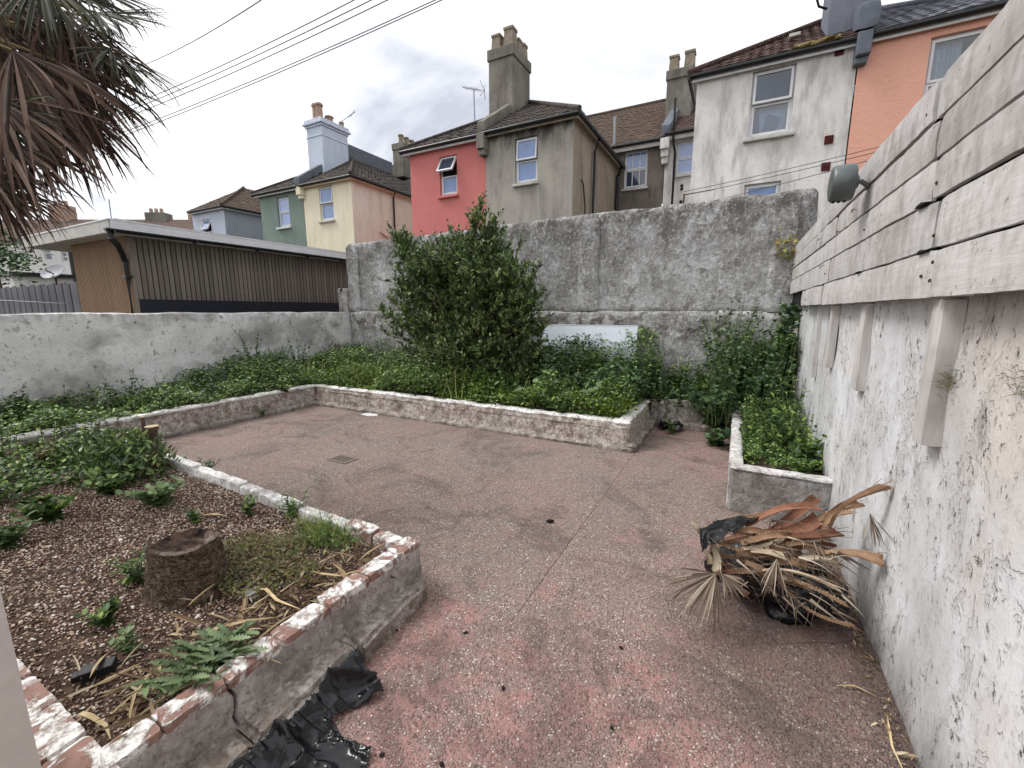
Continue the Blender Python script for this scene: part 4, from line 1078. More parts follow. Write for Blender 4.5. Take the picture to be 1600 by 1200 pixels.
# ------------------------------------------------------------------ plants: leaf templates and scatter
T_DIA = (np.array([(0,0,0),(-.30,.45,.06),(0,1,-.05),(.30,.45,.06),(0,.5,-.02)], float), np.array([(0,4,1),(1,4,2),(2,4,3),(3,4,0)]))
T_OV = (np.array([(0,0,0),(-.26,.22,.05),(-.34,.5,.06),(-.2,.8,.02),(0,1,-.09),(.2,.8,.02),(.34,.5,.06),(.26,.22,.05),(0,.45,-.03)], float),
        np.array([(0,8,1),(1,8,2),(2,8,3),(3,8,4),(4,8,5),(5,8,6),(6,8,7),(7,8,0)]))
T_LAN = (np.array([(0,0,0),(-.13,.3,.035),(-.11,.65,.02),(0,1,-.06),(.11,.65,.02),(.13,.3,.035),(0,.5,-.015)], float), np.array([(0,6,1),(1,6,2),(2,6,3),(3,6,4),(4,6,5),(5,6,0)]))
def lobed():
    V = []; F = []; n = 15
    for i in range(n):
        t = i/(n-1); w = 0.035+0.15*math.sin(math.pi*min(1, .12+t*.86))**0.7*(.55+.45*t)
        w1 = w*(1.0 if i % 2 else 0.36); back = -0.045 if i % 2 else 0.0
        if i == n-1: w1 = .01
        zc = .10*t-0.34*t*t
        V += [(0, t, zc-0.02), (-w1, t+back, zc+0.05*(i % 2)), (w1, t+back, zc+0.05*(i % 2))]
    for i in range(n-1):
        a, b_ = 3*i, 3*i+3
        F += [(a, b_, b_+1), (a, b_+1, a+1), (a, a+2, b_+2), (a, b_+2, b_)]
    return np.array(V, float), np.array(F)
T_LOB = lobed()
def blade():
    V = []; F = []; n = 5
    for i in range(n):
        t = i/(n-1); w = 0.018*(1-t)+0.001
        V += [(-w, t*(1-.15*t), .0-.35*t*t), (w, t*(1-.15*t), -.35*t*t)]
    for i in range(n-1): F += [(2*i,2*i+1,2*i+3),(2*i,2*i+3,2*i+2)]
    return np.array(V, float), np.array(F)
T_BLADE = blade()
def ico():
    p = (1+5**.5)/2
    V = np.array([(-1,p,0),(1,p,0),(-1,-p,0),(1,-p,0),(0,-1,p),(0,1,p),(0,-1,-p),(0,1,-p),(p,0,-1),(p,0,1),(-p,0,-1),(-p,0,1)], float)
    V /= np.linalg.norm(V[0])
    F = np.array([(0,11,5),(0,5,1),(0,1,7),(0,7,10),(0,10,11),(1,5,9),(5,11,4),(11,10,2),(10,7,6),(7,1,8),(3,9,4),(3,4,2),(3,2,6),(3,6,8),(3,8,9),(4,9,5),(2,4,11),(6,2,10),(8,6,7),(9,8,1)])
    return V, F
T_ICO = ico()

def frames(D, Nn):
    Y = D/np.linalg.norm(D, axis=1, keepdims=True)
    X = np.cross(Y, Nn); l = np.linalg.norm(X, axis=1, keepdims=True); bad = (l[:,0] < 1e-4)
    X[bad] = np.cross(Y[bad], np.array([1.0, 0.01, 0])); l = np.linalg.norm(X, axis=1, keepdims=True); X /= l
    Z = np.cross(X, Y)
    return X, Y, Z
def scatter(T, P, D, Nn, sc, aspect=1.0):
    """copies of a leaf template at P, pointing along D, upper side towards Nn"""
    tv, tf = T; n = len(P); k = len(tv)
    X, Y, Z = frames(np.asarray(D, float), np.asarray(Nn, float))
    sc = np.asarray(sc, float).reshape(-1, 1, 1)*np.ones((n, 1, 1)); asp = np.asarray(aspect, float).reshape(-1, 1, 1)*np.ones((n, 1, 1))
    V = (tv[None,:,0:1]*X[:,None,:]*asp + tv[None,:,1:2]*Y[:,None,:] + tv[None,:,2:3]*Z[:,None,:])*sc + np.asarray(P)[:,None,:]
    F = tf[None,:,:] + (np.arange(n)*k)[:,None,None]
    return V.reshape(-1, 3), F.reshape(-1, tf.shape[1])
def joinVF(parts):
    V = []; F = []; o = 0
    for v, f in parts:
        V.append(v); F.append(f+o); o += len(v)
    return np.concatenate(V), np.concatenate(F)
def rdir(n, up=0.5, spread=1.0):
    a = RNG.random(n)*2*np.pi
    D = np.stack([np.cos(a)*spread, np.sin(a)*spread, up+RNG.normal(0, .35, n)], 1)
    return D/np.linalg.norm(D, axis=1, keepdims=True)

LF = {
 'weed': mat_leaf('weed leaves', [(0, lin(48,70,36)), (0.4, lin(70,98,46)), (0.75, lin(106,134,62)), (1, lin(154,174,92))]),
 'dark': mat_leaf('dark weed leaves', [(0, lin(42,62,40)), (0.5, lin(62,90,54)), (1, lin(106,132,84))]),
 'yellow': mat_leaf('yellow green leaves', [(0, lin(104,130,38)), (0.5, lin(134,158,52)), (1, lin(170,186,80))]),
 'bay': mat_leaf('glossy shrub leaves', [(0, lin(50,68,40)), (0.45, lin(76,100,56)), (0.8, lin(118,140,78)), (1, lin(166,180,116))], 0.36, 0.5, 0.15),
 'grey': mat_leaf('grey green leaves', [(0, lin(78,98,62)), (0.5, lin(102,124,78)), (1, lin(140,158,110))]),
 'thistle': mat_leaf('dull thistle leaves', [(0, lin(66,82,52)), (.5, lin(88,106,68)), (1, lin(120,138,96))]),
 'olive': mat_leaf('olive weed leaves', [(0, lin(74,84,40)), (0.5, lin(98,104,50)), (1, lin(124,98,58))]),
 'grass': mat_leaf('grass blades', [(0, lin(82,104,48)), (0.6, lin(122,140,72)), (1, lin(172,170,112))]),
}
STEM = simple('green stems', lin(88,104,58), 0.7)
STEMR = simple('reddish stems', lin(120,80,62), 0.7)
BARK = mat_wood('grey brown bark', lin(86,74,62), lin(104,90,76), lin(60,52,44), (1, 1, 0.4), 0.1)
FLOW = simple('pale yellow flowers', lin(206,200,128), 0.7)
FLOWW = simple('white flowers', lin(226,220,200), 0.7)

def cover(name, label, region, n, hfun, z0, mat, size=(0.02, 0.05), T=T_DIA, up=0.55, mask=None):
    x0, x1, y0, y1 = region
    P = np.stack([x0+(x1-x0)*RNG.random(n), y0+(y1-y0)*RNG.random(n), np.zeros(n)], 1)
    if mask is not None: P = P[mask(P)]
    h = hfun(P); P[:,2] = z0 + h*(RNG.random(len(P))**0.45)
    D = rdir(len(P), 0.25); Nn = rdir(len(P), 1.0, up)
    V, F = scatter(T, P, D, Nn, RNG.uniform(*size, len(P)))
    o = link(name, mesh_np(name, V, F, mat)); tag(o, label, kind='stuff'); return o

def weed(label, base, height, stems, lean_=0.3, leaf=0.05, T=T_OV, mat='weed', per=16, taper=0.5, flowers=0, name='weed', cat='plant', stem_r=0.004, group=None, bare=0.0, fl=FLOW, droop=0.0, stemmat=None):
    t = thing(name, label, cat, base, group)
    b = MB(); P = []; D = []; SZ = []; fv = MB()
    base = np.array(base)
    for s_ in range(stems):
        a = RNG.random()*2*np.pi; ln = lean_*(0.3+0.9*RNG.random()); h = height*(0.6+0.42*RNG.random())
        pts = []
        for i in range(7):
            u = i/6
            pts.append(base + np.array([math.cos(a)*ln*h*u**1.3, math.sin(a)*ln*h*u**1.3, h*(u-droop*u*u)]) + RNG.normal(0, .006, 3)*(i > 0))
        b.tube(pts, [stem_r*(1-.6*i/6) for i in range(7)], 5)
        pts = np.array(pts)
        for j in range(per):
            u = bare+(1-bare)*(j+RNG.random())/per; q = min(int(u*6), 5); fr = u*6-q
            P.append(pts[q]*(1-fr)+pts[q+1]*fr)
            an = j*2.4+RNG.random(); D.append((math.cos(an), math.sin(an), 0.35+0.5*u-0.3*RNG.random()))
            SZ.append(leaf*(1-taper*u)*(0.7+0.6*RNG.random()))
        for k_ in range(flowers):
            q = pts[-1]+RNG.normal(0, .025, 3); r_ = RNG.uniform(.004, .008)
            fv.lathe([(r_*.3,-r_*.6),(r_,0),(r_*.5,r_*.6)], tuple(q), 6)
    b.build('stems', stemmat or STEM, t, True)
    n = len(P); Nn = rdir(n, 1.3, 0.5)
    V, F = scatter(T, np.array(P), np.array(D), Nn, SZ)
    o = link('leaves', mesh_np('leaves', V, F, LF[mat]), t)
    o['kind'] = 'stuff'
    if flowers: fv.build('flowers', fl, t)['kind'] = 'stuff'
    return t

# ------------------------------------------------------------------ big evergreen shrub in the back bed
shrub = thing('evergreen_shrub', 'tall bushy dark green evergreen shrub in front of the back wall', 'shrub', (-3.55, 5.5, 0.2))
tips = [(-5.33,1.98),(-5.46,1.66),(-4.93,2.69),(-4.69,2.31),(-4.1,2.68),(-3.82,2.45),(-3.36,2.97),(-3.18,2.69),(-2.89,2.34),(-2.57,2.08),(-2.53,1.76),(-2.69,1.46),(-4.59,1.65),(-4.97,2.02),(-4.25,2.14),(-3.54,2.2),(-3.05,2.0),(-2.51,1.19),(-4.75,1.2),(-2.45,0.84),(-4.6,0.75),(-4.04,0.95),(-3.11,0.94),(-4.4,0.5),(-3.57,0.45),(-2.75,0.55),(-4.01,1.74),(-3.49,1.64)]
stb = MB(); P = []; D = []; Z = []
base = np.array([-3.55, 5.5, 0.2])
rs = np.random.default_rng(4)
targets = []
for (x, z) in tips:
    inner = min(1.0, abs(x+3.6)/1.3)
    targets.append((np.array([x, 5.5+rs.uniform(-.3,.3), z]), 1.0))
    for q in range(4):
        w = 0.74+0.16*rs.random()
        c_ = base+(np.array([x, 5.5, z])-base)*w
        rr = 0.62*(1-0.55*inner)
        targets.append((c_+np.array([rs.normal(0,.16), rs.uniform(-rr, rr), rs.normal(0,.14)]), 0.9))
for k_, (tp, sc) in enumerate(targets):
    tp[2] = max(tp[2], 0.3)
    b0 = base+np.array([rs.normal(0,.12), rs.normal(0,.10), 0])
    d = tp-b0; L = np.linalg.norm(d)
    mid = b0+d*0.5+np.array([-d[0]*.16, -d[1]*.16, 0.10*L])
    pts = [(1-t)**2*b0+2*t*(1-t)*mid+t*t*tp for t in np.linspace(0, 1, 8)]
    stb.tube(pts, [0.020*(1-.8*i/7) for i in range(8)], 5)
    pts = np.array(pts)
    ntw = int(10+9*L)
    for j in range(ntw):
        u = 1.0 if j == 0 else 0.22+0.78*rs.random(); q = min(int(u*7), 6); fr = u*7-q
        p0 = pts[q]*(1-fr)+pts[q+1]*fr
        ax = d/L*0.7+rs.normal(0, .5, 3)+np.array([0,0,0.55]); ax /= np.linalg.norm(ax)
        ln = rs.uniform(.12, .27)
        stb.tube([p0, p0+ax*ln*.5, p0+ax*ln], [.004, .003, .0015], 4, False)
        nl = 15
        for i in range(nl):
            t = (i+0.5)/nl
            side = rs.normal(0, 1, 3); side -= ax*side.dot(ax); side /= np.linalg.norm(side)
            P.append(p0+ax*ln*t); D.append(ax*0.75+side*0.75); Z.append(rs.uniform(.045, .108)*(1.05-.35*t))
lobes = [((-3.6,5.42,.95),(.98,.62,.80),540), ((-4.5,5.5,1.9),(.60,.45,.36),170), ((-4.05,5.5,2.12),(.50,.5,.42),210), ((-3.40,5.5,2.35),(.34,.36,.46),150), ((-3.05,5.5,1.8),(.42,.45,.46),180), ((-4.85,5.5,2.42),(.16,.2,.22),30), ((-2.75,5.5,1.2),(.35,.4,.45),110)]
for q, (lc, lr) in enumerate([(l[0], l[1]) for l in lobes for _ in range(l[2])]):
    v = rs.normal(0, 1, 3); v = v/np.linalg.norm(v)*rs.random()**.45
    p0 = np.array(lc)+v*np.array(lr); p0[2] = max(p0[2], .25)
    ax = v*.6+rs.normal(0, .4, 3)+np.array([0, -.1, .6]); ax /= np.linalg.norm(ax); ln = rs.uniform(.12, .26)
    stb.tube([p0, p0+ax*ln*.5, p0+ax*ln], [.004, .003, .0015], 4, False)
    for i in range(14):
        t = (i+.5)/14; side = rs.normal(0, 1, 3); side -= ax*side.dot(ax); side /= np.linalg.norm(side)
        P.append(p0+ax*ln*t); D.append(ax*.75+side*.75); Z.append(rs.uniform(.055, .09)*(1.05-.35*t))
stb.build('branches', BARK, shrub, True)
P = np.array(P); D = np.array(D)
Nn = D*0+np.array([0,0,1.0])+RNG.normal(0, .45, D.shape)
V, F = scatter(T_LAN, P, D, Nn, Z, 1.55)
link('crown', mesh_np('crown', V, F, LF['bay']), shrub)

# ------------------------------------------------------------------ ground cover (uncountable)
hb = lambda P, lo, hi, fq=1.6: lo+(hi-lo)*np.clip(0.5+0.6*fbm(P, fq, 3), 0, 1)
cover('ground_cover', 'low green weeds carpeting the bed along the white wall', (-7.58,-6.02,-1.2,4.6), 30000,
      lambda P: hb(P, .03, .30, 2.6)+np.clip(P[:,1]-2.6, 0, 2)*.16, 0.22, LF['weed'], (.022,.055))
cover('ground_cover', 'thick green weeds filling the back bed around the shrub', (-7.58,-1.0,4.58,6.72), 52000,
      lambda P: hb(P, .03, .46, 2.4)+np.clip(P[:,1]-4.7, 0, 2)*.12+np.clip(P[:,0]+3.2, 0, 2)*np.clip(P[:,1]-4.7, 0, 2)*.12, 0.22, LF['weed'], (.024,.06))
cover('ground_cover', 'dark broad weeds in the back bed below the white board', (-3.0,-1.0,5.2,6.5), 9500,
      lambda P: hb(P, .1, .6, 2.2)+np.clip(P[:,1]-5.2, 0, 2)*.25, 0.22, LF['dark'], (0.03, 0.07), T_OV)
cover('ground_cover', 'weeds filling the corner below the fence', (-0.95,0.62,5.88,6.72), 12000,
      lambda P: hb(P, .15, .4)+np.clip(P[:,0]+.5, 0, 1)*.6, 0.22, LF['weed'], (0.025, 0.06), T_OV)
cover('ground_cover', 'tangle of low weeds at the far left beside the gravel bed', (-7.5,-4.35,-0.8,1.9), 30000,
      lambda P: hb(P, .02, .30, 2.5)+np.clip(-5.2-P[:,0], 0, 2)*.06, 0.10, LF['weed'], (0.02, 0.055), T_OV,
      mask=lambda P: fbm(P, 1.9, 3) > -0.45-0.5*(P[:,0] < -5))
cover('ground_cover', 'patch of tiny olive and red-stemmed weeds beside the stump', (-2.45,-1.72,0.94,1.50), 5200,
      lambda P: hb(P, .015, .09, 4), 0.185, LF['olive'], (0.010, 0.022), T_DIA, mask=lambda P: ((P[:,0]+2.08)/.36)**2+((P[:,1]-1.18)/.26)**2+fbm(P, 6, 3)*.4 < 0.85)
cover('ground_cover', 'bright green weeds growing in the concrete planter', (0.12,0.64,3.60,5.2), 6500,
      lambda P: hb(P, .04, .16, 3)+np.clip(P[:,1]-4.1, 0, 1)*.2, 0.29, LF['weed'], (0.014, 0.034), T_DIA, mask=lambda P: (P[:,1] > 3.66+0.12*fbm(P, 5, 2)))

def sprays(label, spots, mat, hr, leaf):
    b = MB(); P = []; D = []; Z = []
    for (x, y) in spots:
        h = RNG.uniform(*hr); a = RNG.random()*6.28; ln = RNG.uniform(.05,.35)*h
        p0 = np.array([x, y, .22]); p1 = p0+np.array([math.cos(a)*ln, math.sin(a)*ln, h])
        b.tube([p0, (p0+p1)/2+np.array([0,0,.05*h]), p1], [.004,.003,.0015], 4, False)
        for j in range(16):
            u = .15+.85*RNG.random(); P.append(p0*(1-u)+p1*u); an = RNG.random()*6.28
            D.append((math.cos(an), math.sin(an), .3+.5*u)); Z.append(leaf*(1.15-.7*u)*RNG.uniform(.6,1.3))
    V, F = scatter(T_OV, np.array(P), np.array(D), rdir(len(P), 1.2, .5), Z)
    o = link('weed_stalks', mesh_np('weed_stalks', V, F, LF[mat])); tag(o, label, kind='stuff')
    b.build('stems', STEM, o)['kind'] = 'stuff'
rr_ = np.random.default_rng(31)
sprays('leafy weed stalks rising from the back bed', [(x, y) for x, y in zip(rr_.uniform(-7.4,-1.1,330), rr_.uniform(4.75,6.6,330))], 'weed', (.25,.62), .06)
sprays('dark weed stalks along the foot of the back wall', [(x, y) for x, y in zip(rr_.uniform(-2.9,-.4,150), rr_.uniform(5.6,6.55,150))], 'dark', (.28,.60), .07)
sprays('weed stalks standing in the bed along the white wall', [(x, y) for x, y in zip(rr_.uniform(-7.5,-6.5,150), 4.8-np.abs(rr_.normal(0,1.4,150)))], 'dark', (.2,.5), .06)
sprays('weed stalks in the tangle at the far left', [(x, y) for x, y in zip(rr_.uniform(-7.2,-4.6,150), rr_.uniform(-.4,1.8,150))], 'weed', (.12,.38), .05)

cover('ground_cover', 'yellow-green patches of small weeds in the back bed', (-6.8,-1.0,4.62,5.4), 9000,
      lambda P: hb(P, .10, .42, 2.4), 0.24, LF['yellow'], (0.014, 0.032), T_DIA, mask=lambda P: fbm(P+40, 1.6, 3) > .22)
cover('ground_cover', 'pale broad leaves mixed through the back bed', (-7.4,-1.0,4.7,6.5), 2600,
      lambda P: hb(P, .12, .50, 2.4), 0.24, LF['grey'], (0.06, 0.12), T_OV, mask=lambda P: fbm(P+9, 1.3, 3) > .1)
cover('ground_cover', 'fine yellow-green weeds in the bed along the white wall', (-7.5,-6.1,.5,4.6), 5000,
      lambda P: hb(P, .06, .28, 2.6), 0.23, LF['yellow'], (0.014, 0.03), T_DIA, mask=lambda P: fbm(P+3, 1.5, 3) > .2)
n = 900
P = np.stack([RNG.uniform(-7.4,-1.1,n), RNG.uniform(4.65,6.6,n), np.full(n,.3)], 1)
V, F = scatter(T_BLADE, P, rdir(n, 1.8, .6), rdir(n, .5), RNG.uniform(.25,.6,n), RNG.uniform(.5,1.0,n))
tag(link('dry_grass', mesh_np('dry_grass', V, F, LF['grass'])), 'wispy grass stems among the weeds of the back bed', kind='stuff')

# gravel of the near bed
n = 34000
P = np.stack([RNG.uniform(-5.0,-1.52,n), RNG.uniform(0.34,1.70,n), np.zeros(n)], 1)
P = P[RNG.random(n) < np.clip(1.25-0.12*np.abs(P[:,0]+2.2)**1.6, .3, 1)]; n = len(P)
P[:,2] = 0.176+fbm(np.stack([P[:,0],P[:,1],P[:,0]*0+.175],1), 2.5, 4)*.015+RNG.uniform(0, .006, n)
ax = RNG.normal(0, 1, (n,3)); tv = T_ICO[0]*np.array([1,1,.62])
V, F = scatter((tv, T_ICO[1]), P, ax*np.array([1,1,.25]), np.tile([[0,0,1.0]], (n,1))+RNG.normal(0,.25,(n,3)), RNG.uniform(.0028,.0066,n)*np.where(RNG.random(n) < .03, 1.9, 1), RNG.uniform(.6,1.1,n))
tag(link('gravel', mesh_np('gravel', V, F, mat_stones(), True)), 'mixed brown and cream gravel covering the near bed', kind='stuff')
# bark and leaf scraps
n = 2600
P = np.stack([RNG.uniform(-4.4,-1.53,n), RNG.uniform(0.36,1.6,n), RNG.uniform(.182,.20,n)], 1)
V, F = scatter(T_DIA, P, rdir(n, 0), np.tile([[0,0,1.0]], (n,1))+RNG.normal(0,.4,(n,3)), RNG.uniform(.012,.04,n), .6)
tag(link('bark_scraps', mesh_np('bark_scraps', V, F, mat_leaf('bark scraps', [(0, lin(44,32,28)), (.5, lin(78,58,48)), (.85, lin(110,88,72)), (1, lin(160,140,116))], .8, .2, 0))), 'dark bark chips and scraps among the gravel', kind='stuff')

# ------------------------------------------------------------------ palm stump
st = thing('palm_stump', 'hollow cut palm stump with scaly dark bark in the gravel bed', 'stump', (-2.26, 0.93, 0.18))
V = []; F = []; n, m = 64, 26
for j in range(m):
    t = j/(m-1); r = 0.160-0.022*t+0.03*(1-t)**3; z = 0.13+0.26*t
    for i in range(n):
        a = 2*math.pi*i/n
        V.append((r*math.cos(a)*1.05, r*math.sin(a), z+(0.018*math.sin(a*1+2.2)+0.01*math.sin(3*a))*t))
V = np.array(V); k_ = fbm(V+3, 26, 3); row = np.sin(V[:,2]*120+np.arctan2(V[:,1],V[:,0])*3+2.5*k_)
V[:,:2] *= (1+0.035*k_+0.014*row+0.05*np.sin(np.arctan2(V[:,1],V[:,0])*2+1))[:,None]
i0 = np.arange(n*m).reshape(m, n); nx = np.roll(i0, -1, 1)
F = np.stack([i0[:-1].ravel(), nx[:-1].ravel(), nx[1:].ravel(), i0[1:].ravel()], 1)
t_ = NT('fibrous palm bark')
vb = t_.voro(62, 'DISTANCE_TO_EDGE', stretch=(.7,.7,1.7), warp=0.06)
c_ = t_.mix(t_.ramp(vb, .0, .12), lin(44,35,31), lin(108,92,80)); c_ = t_.mix(t_.ramp(t_.noise(30,6,.7), .45, .7), c_, lin(134,118,104))
PB = t_.done(c_, .9, t_.bump(t_.noise(50,6,.7), .006, 1.0, t_.bump(t_.ramp(vb,0,.15), .012, 1.0)), .15)
link('bark', mesh_np('bark', V, F, PB, True), st, (-2.26, 0.93, 0.02)).matrix_parent_inverse = Matrix.Translation(-Vector(st.location))
V = []; prof = [(0.144,0.390),(0.134,0.402),(0.122,0.397),(0.108,0.376),(0.07,0.366),(0.02,0.37)]
for (r, z) in prof:
    for i in range(n):
        a = 2*math.pi*i/n; w = 1 if r > .09 else .4
        V.append((r*math.cos(a)*1.05, r*math.sin(a), z+(0.018*math.sin(a+2.2)+0.01*math.sin(3*a))*w))
V = np.array(V); V[:,2] += fbm(V, 22, 3)*.008*(V[:,2] < .385)+fbm(V, 45, 2)*.004; V[:,:2] *= (1+.03*fbm(V, 30, 2))[:,None]
m = len(prof); i0 = np.arange(n*m).reshape(m, n); nx = np.roll(i0, -1, 1)
F = np.stack([i0[:-1].ravel(), nx[:-1].ravel(), nx[1:].ravel(), i0[1:].ravel()], 1)
t_ = NT('rotten dark stump top')
c_ = t_.mix(t_.ramp(t_.noise(24,7,.7), .4, .64), lin(34,28,27), lin(86,68,58)); c_ = t_.mix(t_.ramp(t_.noise(9,5,.6,loc=(3,1,0)), .50, .62), c_, lin(136,122,112))
link('hollow_top', mesh_np('hollow_top', V, [F, np.array([i0[-1]])], t_.done(c_, .9, t_.bump(t_.noise(60,6,.7), .006, 1.0), .15), True), st, (-2.26, 0.93, 0.02)).matrix_parent_inverse = Matrix.Translation(-Vector(st.location))
rough_box('rubble_lump', K2, -1.96, -1.88, 0.98, 1.05, 0.16, 0.215, res=.012, amp=.022, freq=12, rnd=.022)
tag(bpy.data.objects['rubble_lump'], 'pale grey rubble lump beside the palm stump', 'stone')

# black plug box
ad = thing('power_adapter', 'black plastic adapter box lying on the gravel', 'adapter', (-1.965, 0.497, 0.19), local=True)
AB = simple('matt black plastic', lin(30,30,33), 0.5, 0.4)
MB().box(-.055,.055,-.022,.022,0,.036).build('body', AB, ad, bevel=0.004)
MB().box(-.078,-.0555,-.015,.015,.004,.028).build('plug_end', AB, ad, bevel=0.003)
MB().tube([(.055,0,.018),(.08,.004,.015),(.11,.02,.006),(.14,.028,.0)], .004, 6).build('lead', AB, ad, True)
ad.rotation_euler = (rad(6), rad(-5), rad(52)); ad.scale = (0.92, 1.05, 1.1)

# dry palm strips on the bed: the long ones that can be told apart, then the litter
DRY = mat_wood('dry palm strip', lin(176,152,112), lin(204,184,146), lin(124,98,72), (1,1,1), 0.18, 0.7)
DRYG = mat_leaf('dry leaf litter', [(0, lin(84,66,52)), (.4, lin(138,116,90)), (.8, lin(180,160,128)), (1, lin(206,194,168))], .8, .2, .1)
def strip(pts, w, mat, name, label, cat, group=None, lift=0.012, parent=None):
    pts = [Vector(p) for p in pts]; V = []; F = []
    for i, p in enumerate(pts):
        d = (pts[min(i+1,len(pts)-1)]-pts[max(i-1,0)]).normalized(); s_ = d.cross(Vector((0,0,1))).normalized()
        ww = w*math.sin(math.pi*(0.12+0.83*i/(len(pts)-1)))
        V += [p-s_*ww, p+Vector((0,0,-ww*.5)), p+s_*ww, p+Vector((0,0,-ww*.5-.002))]
    for i in range(len(pts)-1):
        a, b_ = 4*i, 4*i+4
        F += [(a,a+1,b_+1,b_),(a+1,a+2,b_+2,b_+1),(a+2,a+3,b_+3,b_+2),(a+3,a,b_,b_+3)]
    o = MB().add(V, F).build(name, mat, parent, True)
    if label: tag(o, label, cat, group)
    return o
Z0 = .205
strip([(-1.80,0.40,Z0),(-1.76,0.385,Z0+.03),(-1.72,0.395,Z0+.03),(-1.66,0.41,Z0+.012),(-1.60,0.40,Z0+.004)][::1], .008, DRY, 'palm_strip', 'curled pale dry strip in the near corner of the gravel bed', 'leaf strip', 'dry palm strips')
strip([(-1.78,0.58,Z0+.02),(-1.745,0.56,Z0+.03),(-1.70,0.50,Z0+.02),(-1.655,0.47,Z0+.008),(-1.60,0.445,Z0)], .005, DRY, 'palm_strip', 'thin dry strip running from the black adapter to the kerb', 'leaf strip', 'dry palm strips')
strip([(-1.80,0.60,Z0+.02),(-1.76,0.60,Z0+.035),(-1.71,0.57,Z0+.02),(-1.68,0.535,Z0+.004)], .006, DRY, 'palm_strip', 'short curved dry strip beside the dark adapter', 'leaf strip', 'dry palm strips')
strip([(-1.86,0.74,Z0),(-1.76,0.82,Z0+.025),(-1.70,0.88,Z0+.03),(-1.64,0.96,Z0+.01)], .010, DRY, 'palm_strip', 'broad dry strip lying straight between the stump and the kerb', 'leaf strip', 'dry palm strips')
strip([(-1.95,1.02,Z0),(-1.83,1.04,Z0+.03),(-1.72,1.02,Z0+.025),(-1.6,1.05,Z0)], .008, DRY, 'palm_strip', 'dry strip crossing the weeds beside the stump', 'leaf strip', 'dry palm strips')
strip([(-1.80,1.26,Z0),(-1.70,1.24,Z0+.03),(-1.62,1.28,Z0+.02),(-1.54,1.38,Z0+.03)], .008, DRY, 'palm_strip', 'dry strip near the far brick corner of the bed', 'leaf strip', 'dry palm strips')
strip([(-2.95,1.33,Z0),(-2.88,1.36,Z0+.012),(-2.80,1.40,Z0)], .012, DRY, 'palm_strip', 'small pale stick on the gravel behind the stump', 'stick', 'dry palm strips')
n = 330
P = np.stack([RNG.normal(-1.72,.15,n), RNG.uniform(.42,1.45,n), RNG.uniform(.19,.225,n)], 1); P[:,0] = np.clip(P[:,0], -2.3, -1.54)
V, F = scatter(T_LAN, P, rdir(n, .02), np.tile([[0,0,1.0]], (n,1))+RNG.normal(0,.3,(n,3)), RNG.uniform(.05,.17,n), RNG.uniform(.18,.5,n))
tag(link('leaf_litter', mesh_np('leaf_litter', V, F, DRYG)), 'dry palm leaf shreds scattered along the near kerb', kind='stuff')

# ------------------------------------------------------------------ single weeds one can point to
weed('toothed sow thistle sprawling over the cracked near kerb', (-1.62,0.69,.20), .075, 34, 2.2, .115, T_LOB, 'thistle', 6, .3, name='thistle')
weed('small thistle sprig hanging down the kerb crack', (-1.515,0.655,.22), .04, 5, 1.2, .07, T_LOB, 'thistle', 3, .3, name='thistle')
weed('leafy green weed at the left foot of the palm stump', (-2.50,0.82,.18), .15, 10, .7, .07, T_LOB, 'weed', 8, .3)
weed('low pale weed in the gravel left of the leaf litter', (-2.30,0.62,.18), .10, 9, .9, .045, T_OV, 'weed', 8, .3)
weed('tiny green weed nearest the black adapter', (-2.02,0.60,.18), .07, 6, .9, .04, T_OV, 'grey', 7, .3)
weed('broad leaved weed clump at the left edge of the gravel', (-3.79,0.86,.17), .17, 22, 1.1, .075, T_OV, 'weed', 9, .3)
weed('grey green weed clump in the middle of the gravel bed', (-3.45,1.30,.17), .15, 30, 1.3, .065, T_OV, 'grey', 10, .3)
weed('second grey green clump left of the middle gravel clump', (-3.95,1.22,.17), .17, 26, 1.2, .065, T_OV, 'weed', 10, .3)
weed('pale nettle-like weed near the left frame edge', (-3.55,0.62,.17), .14, 20, 1.2, .07, T_OV, 'grey', 9, .3)
weed('small green weed between the stump and the far kerb', (-2.75,1.50,.18), .10, 8, .8, .05, T_OV, 'weed', 7, .3)
weed('bushy dark weed against the far edge of the gravel bed', (-2.45,1.62,.18), .17, 12, .7, .06, T_LOB, 'weed', 9, .4)
weed('small weed behind the stump top in the gravel', (-2.95,1.28,.18), .08, 6, .8, .05, T_OV, 'weed', 6, .3)
g = thing('grass_tuft', 'tuft of wispy grass by the far brick kerb', 'grass', (-2.05, 1.56, .18))
n = 420
P = np.stack([RNG.normal(-2.05,.10,n), RNG.normal(1.53,.05,n), np.full(n,.18)], 1); Dd = rdir(n, 1.5, .8)
V, F = scatter(T_BLADE, P, Dd, rdir(n, .5), RNG.uniform(.07,.2,n))
link('blades', mesh_np('blades', V, F, LF['grass']), g)['kind'] = 'stuff'
n = 260
P = np.stack([RNG.normal(-2.0,.10,n), RNG.normal(1.50,.06,n), RNG.uniform(.19,.25,n)], 1)
V, F = scatter(T_DIA, P, rdir(n, .3), rdir(n, 1, .5), RNG.uniform(.012,.03,n)); link('undergrowth', mesh_np('undergrowth', V, F, LF['weed']), g)

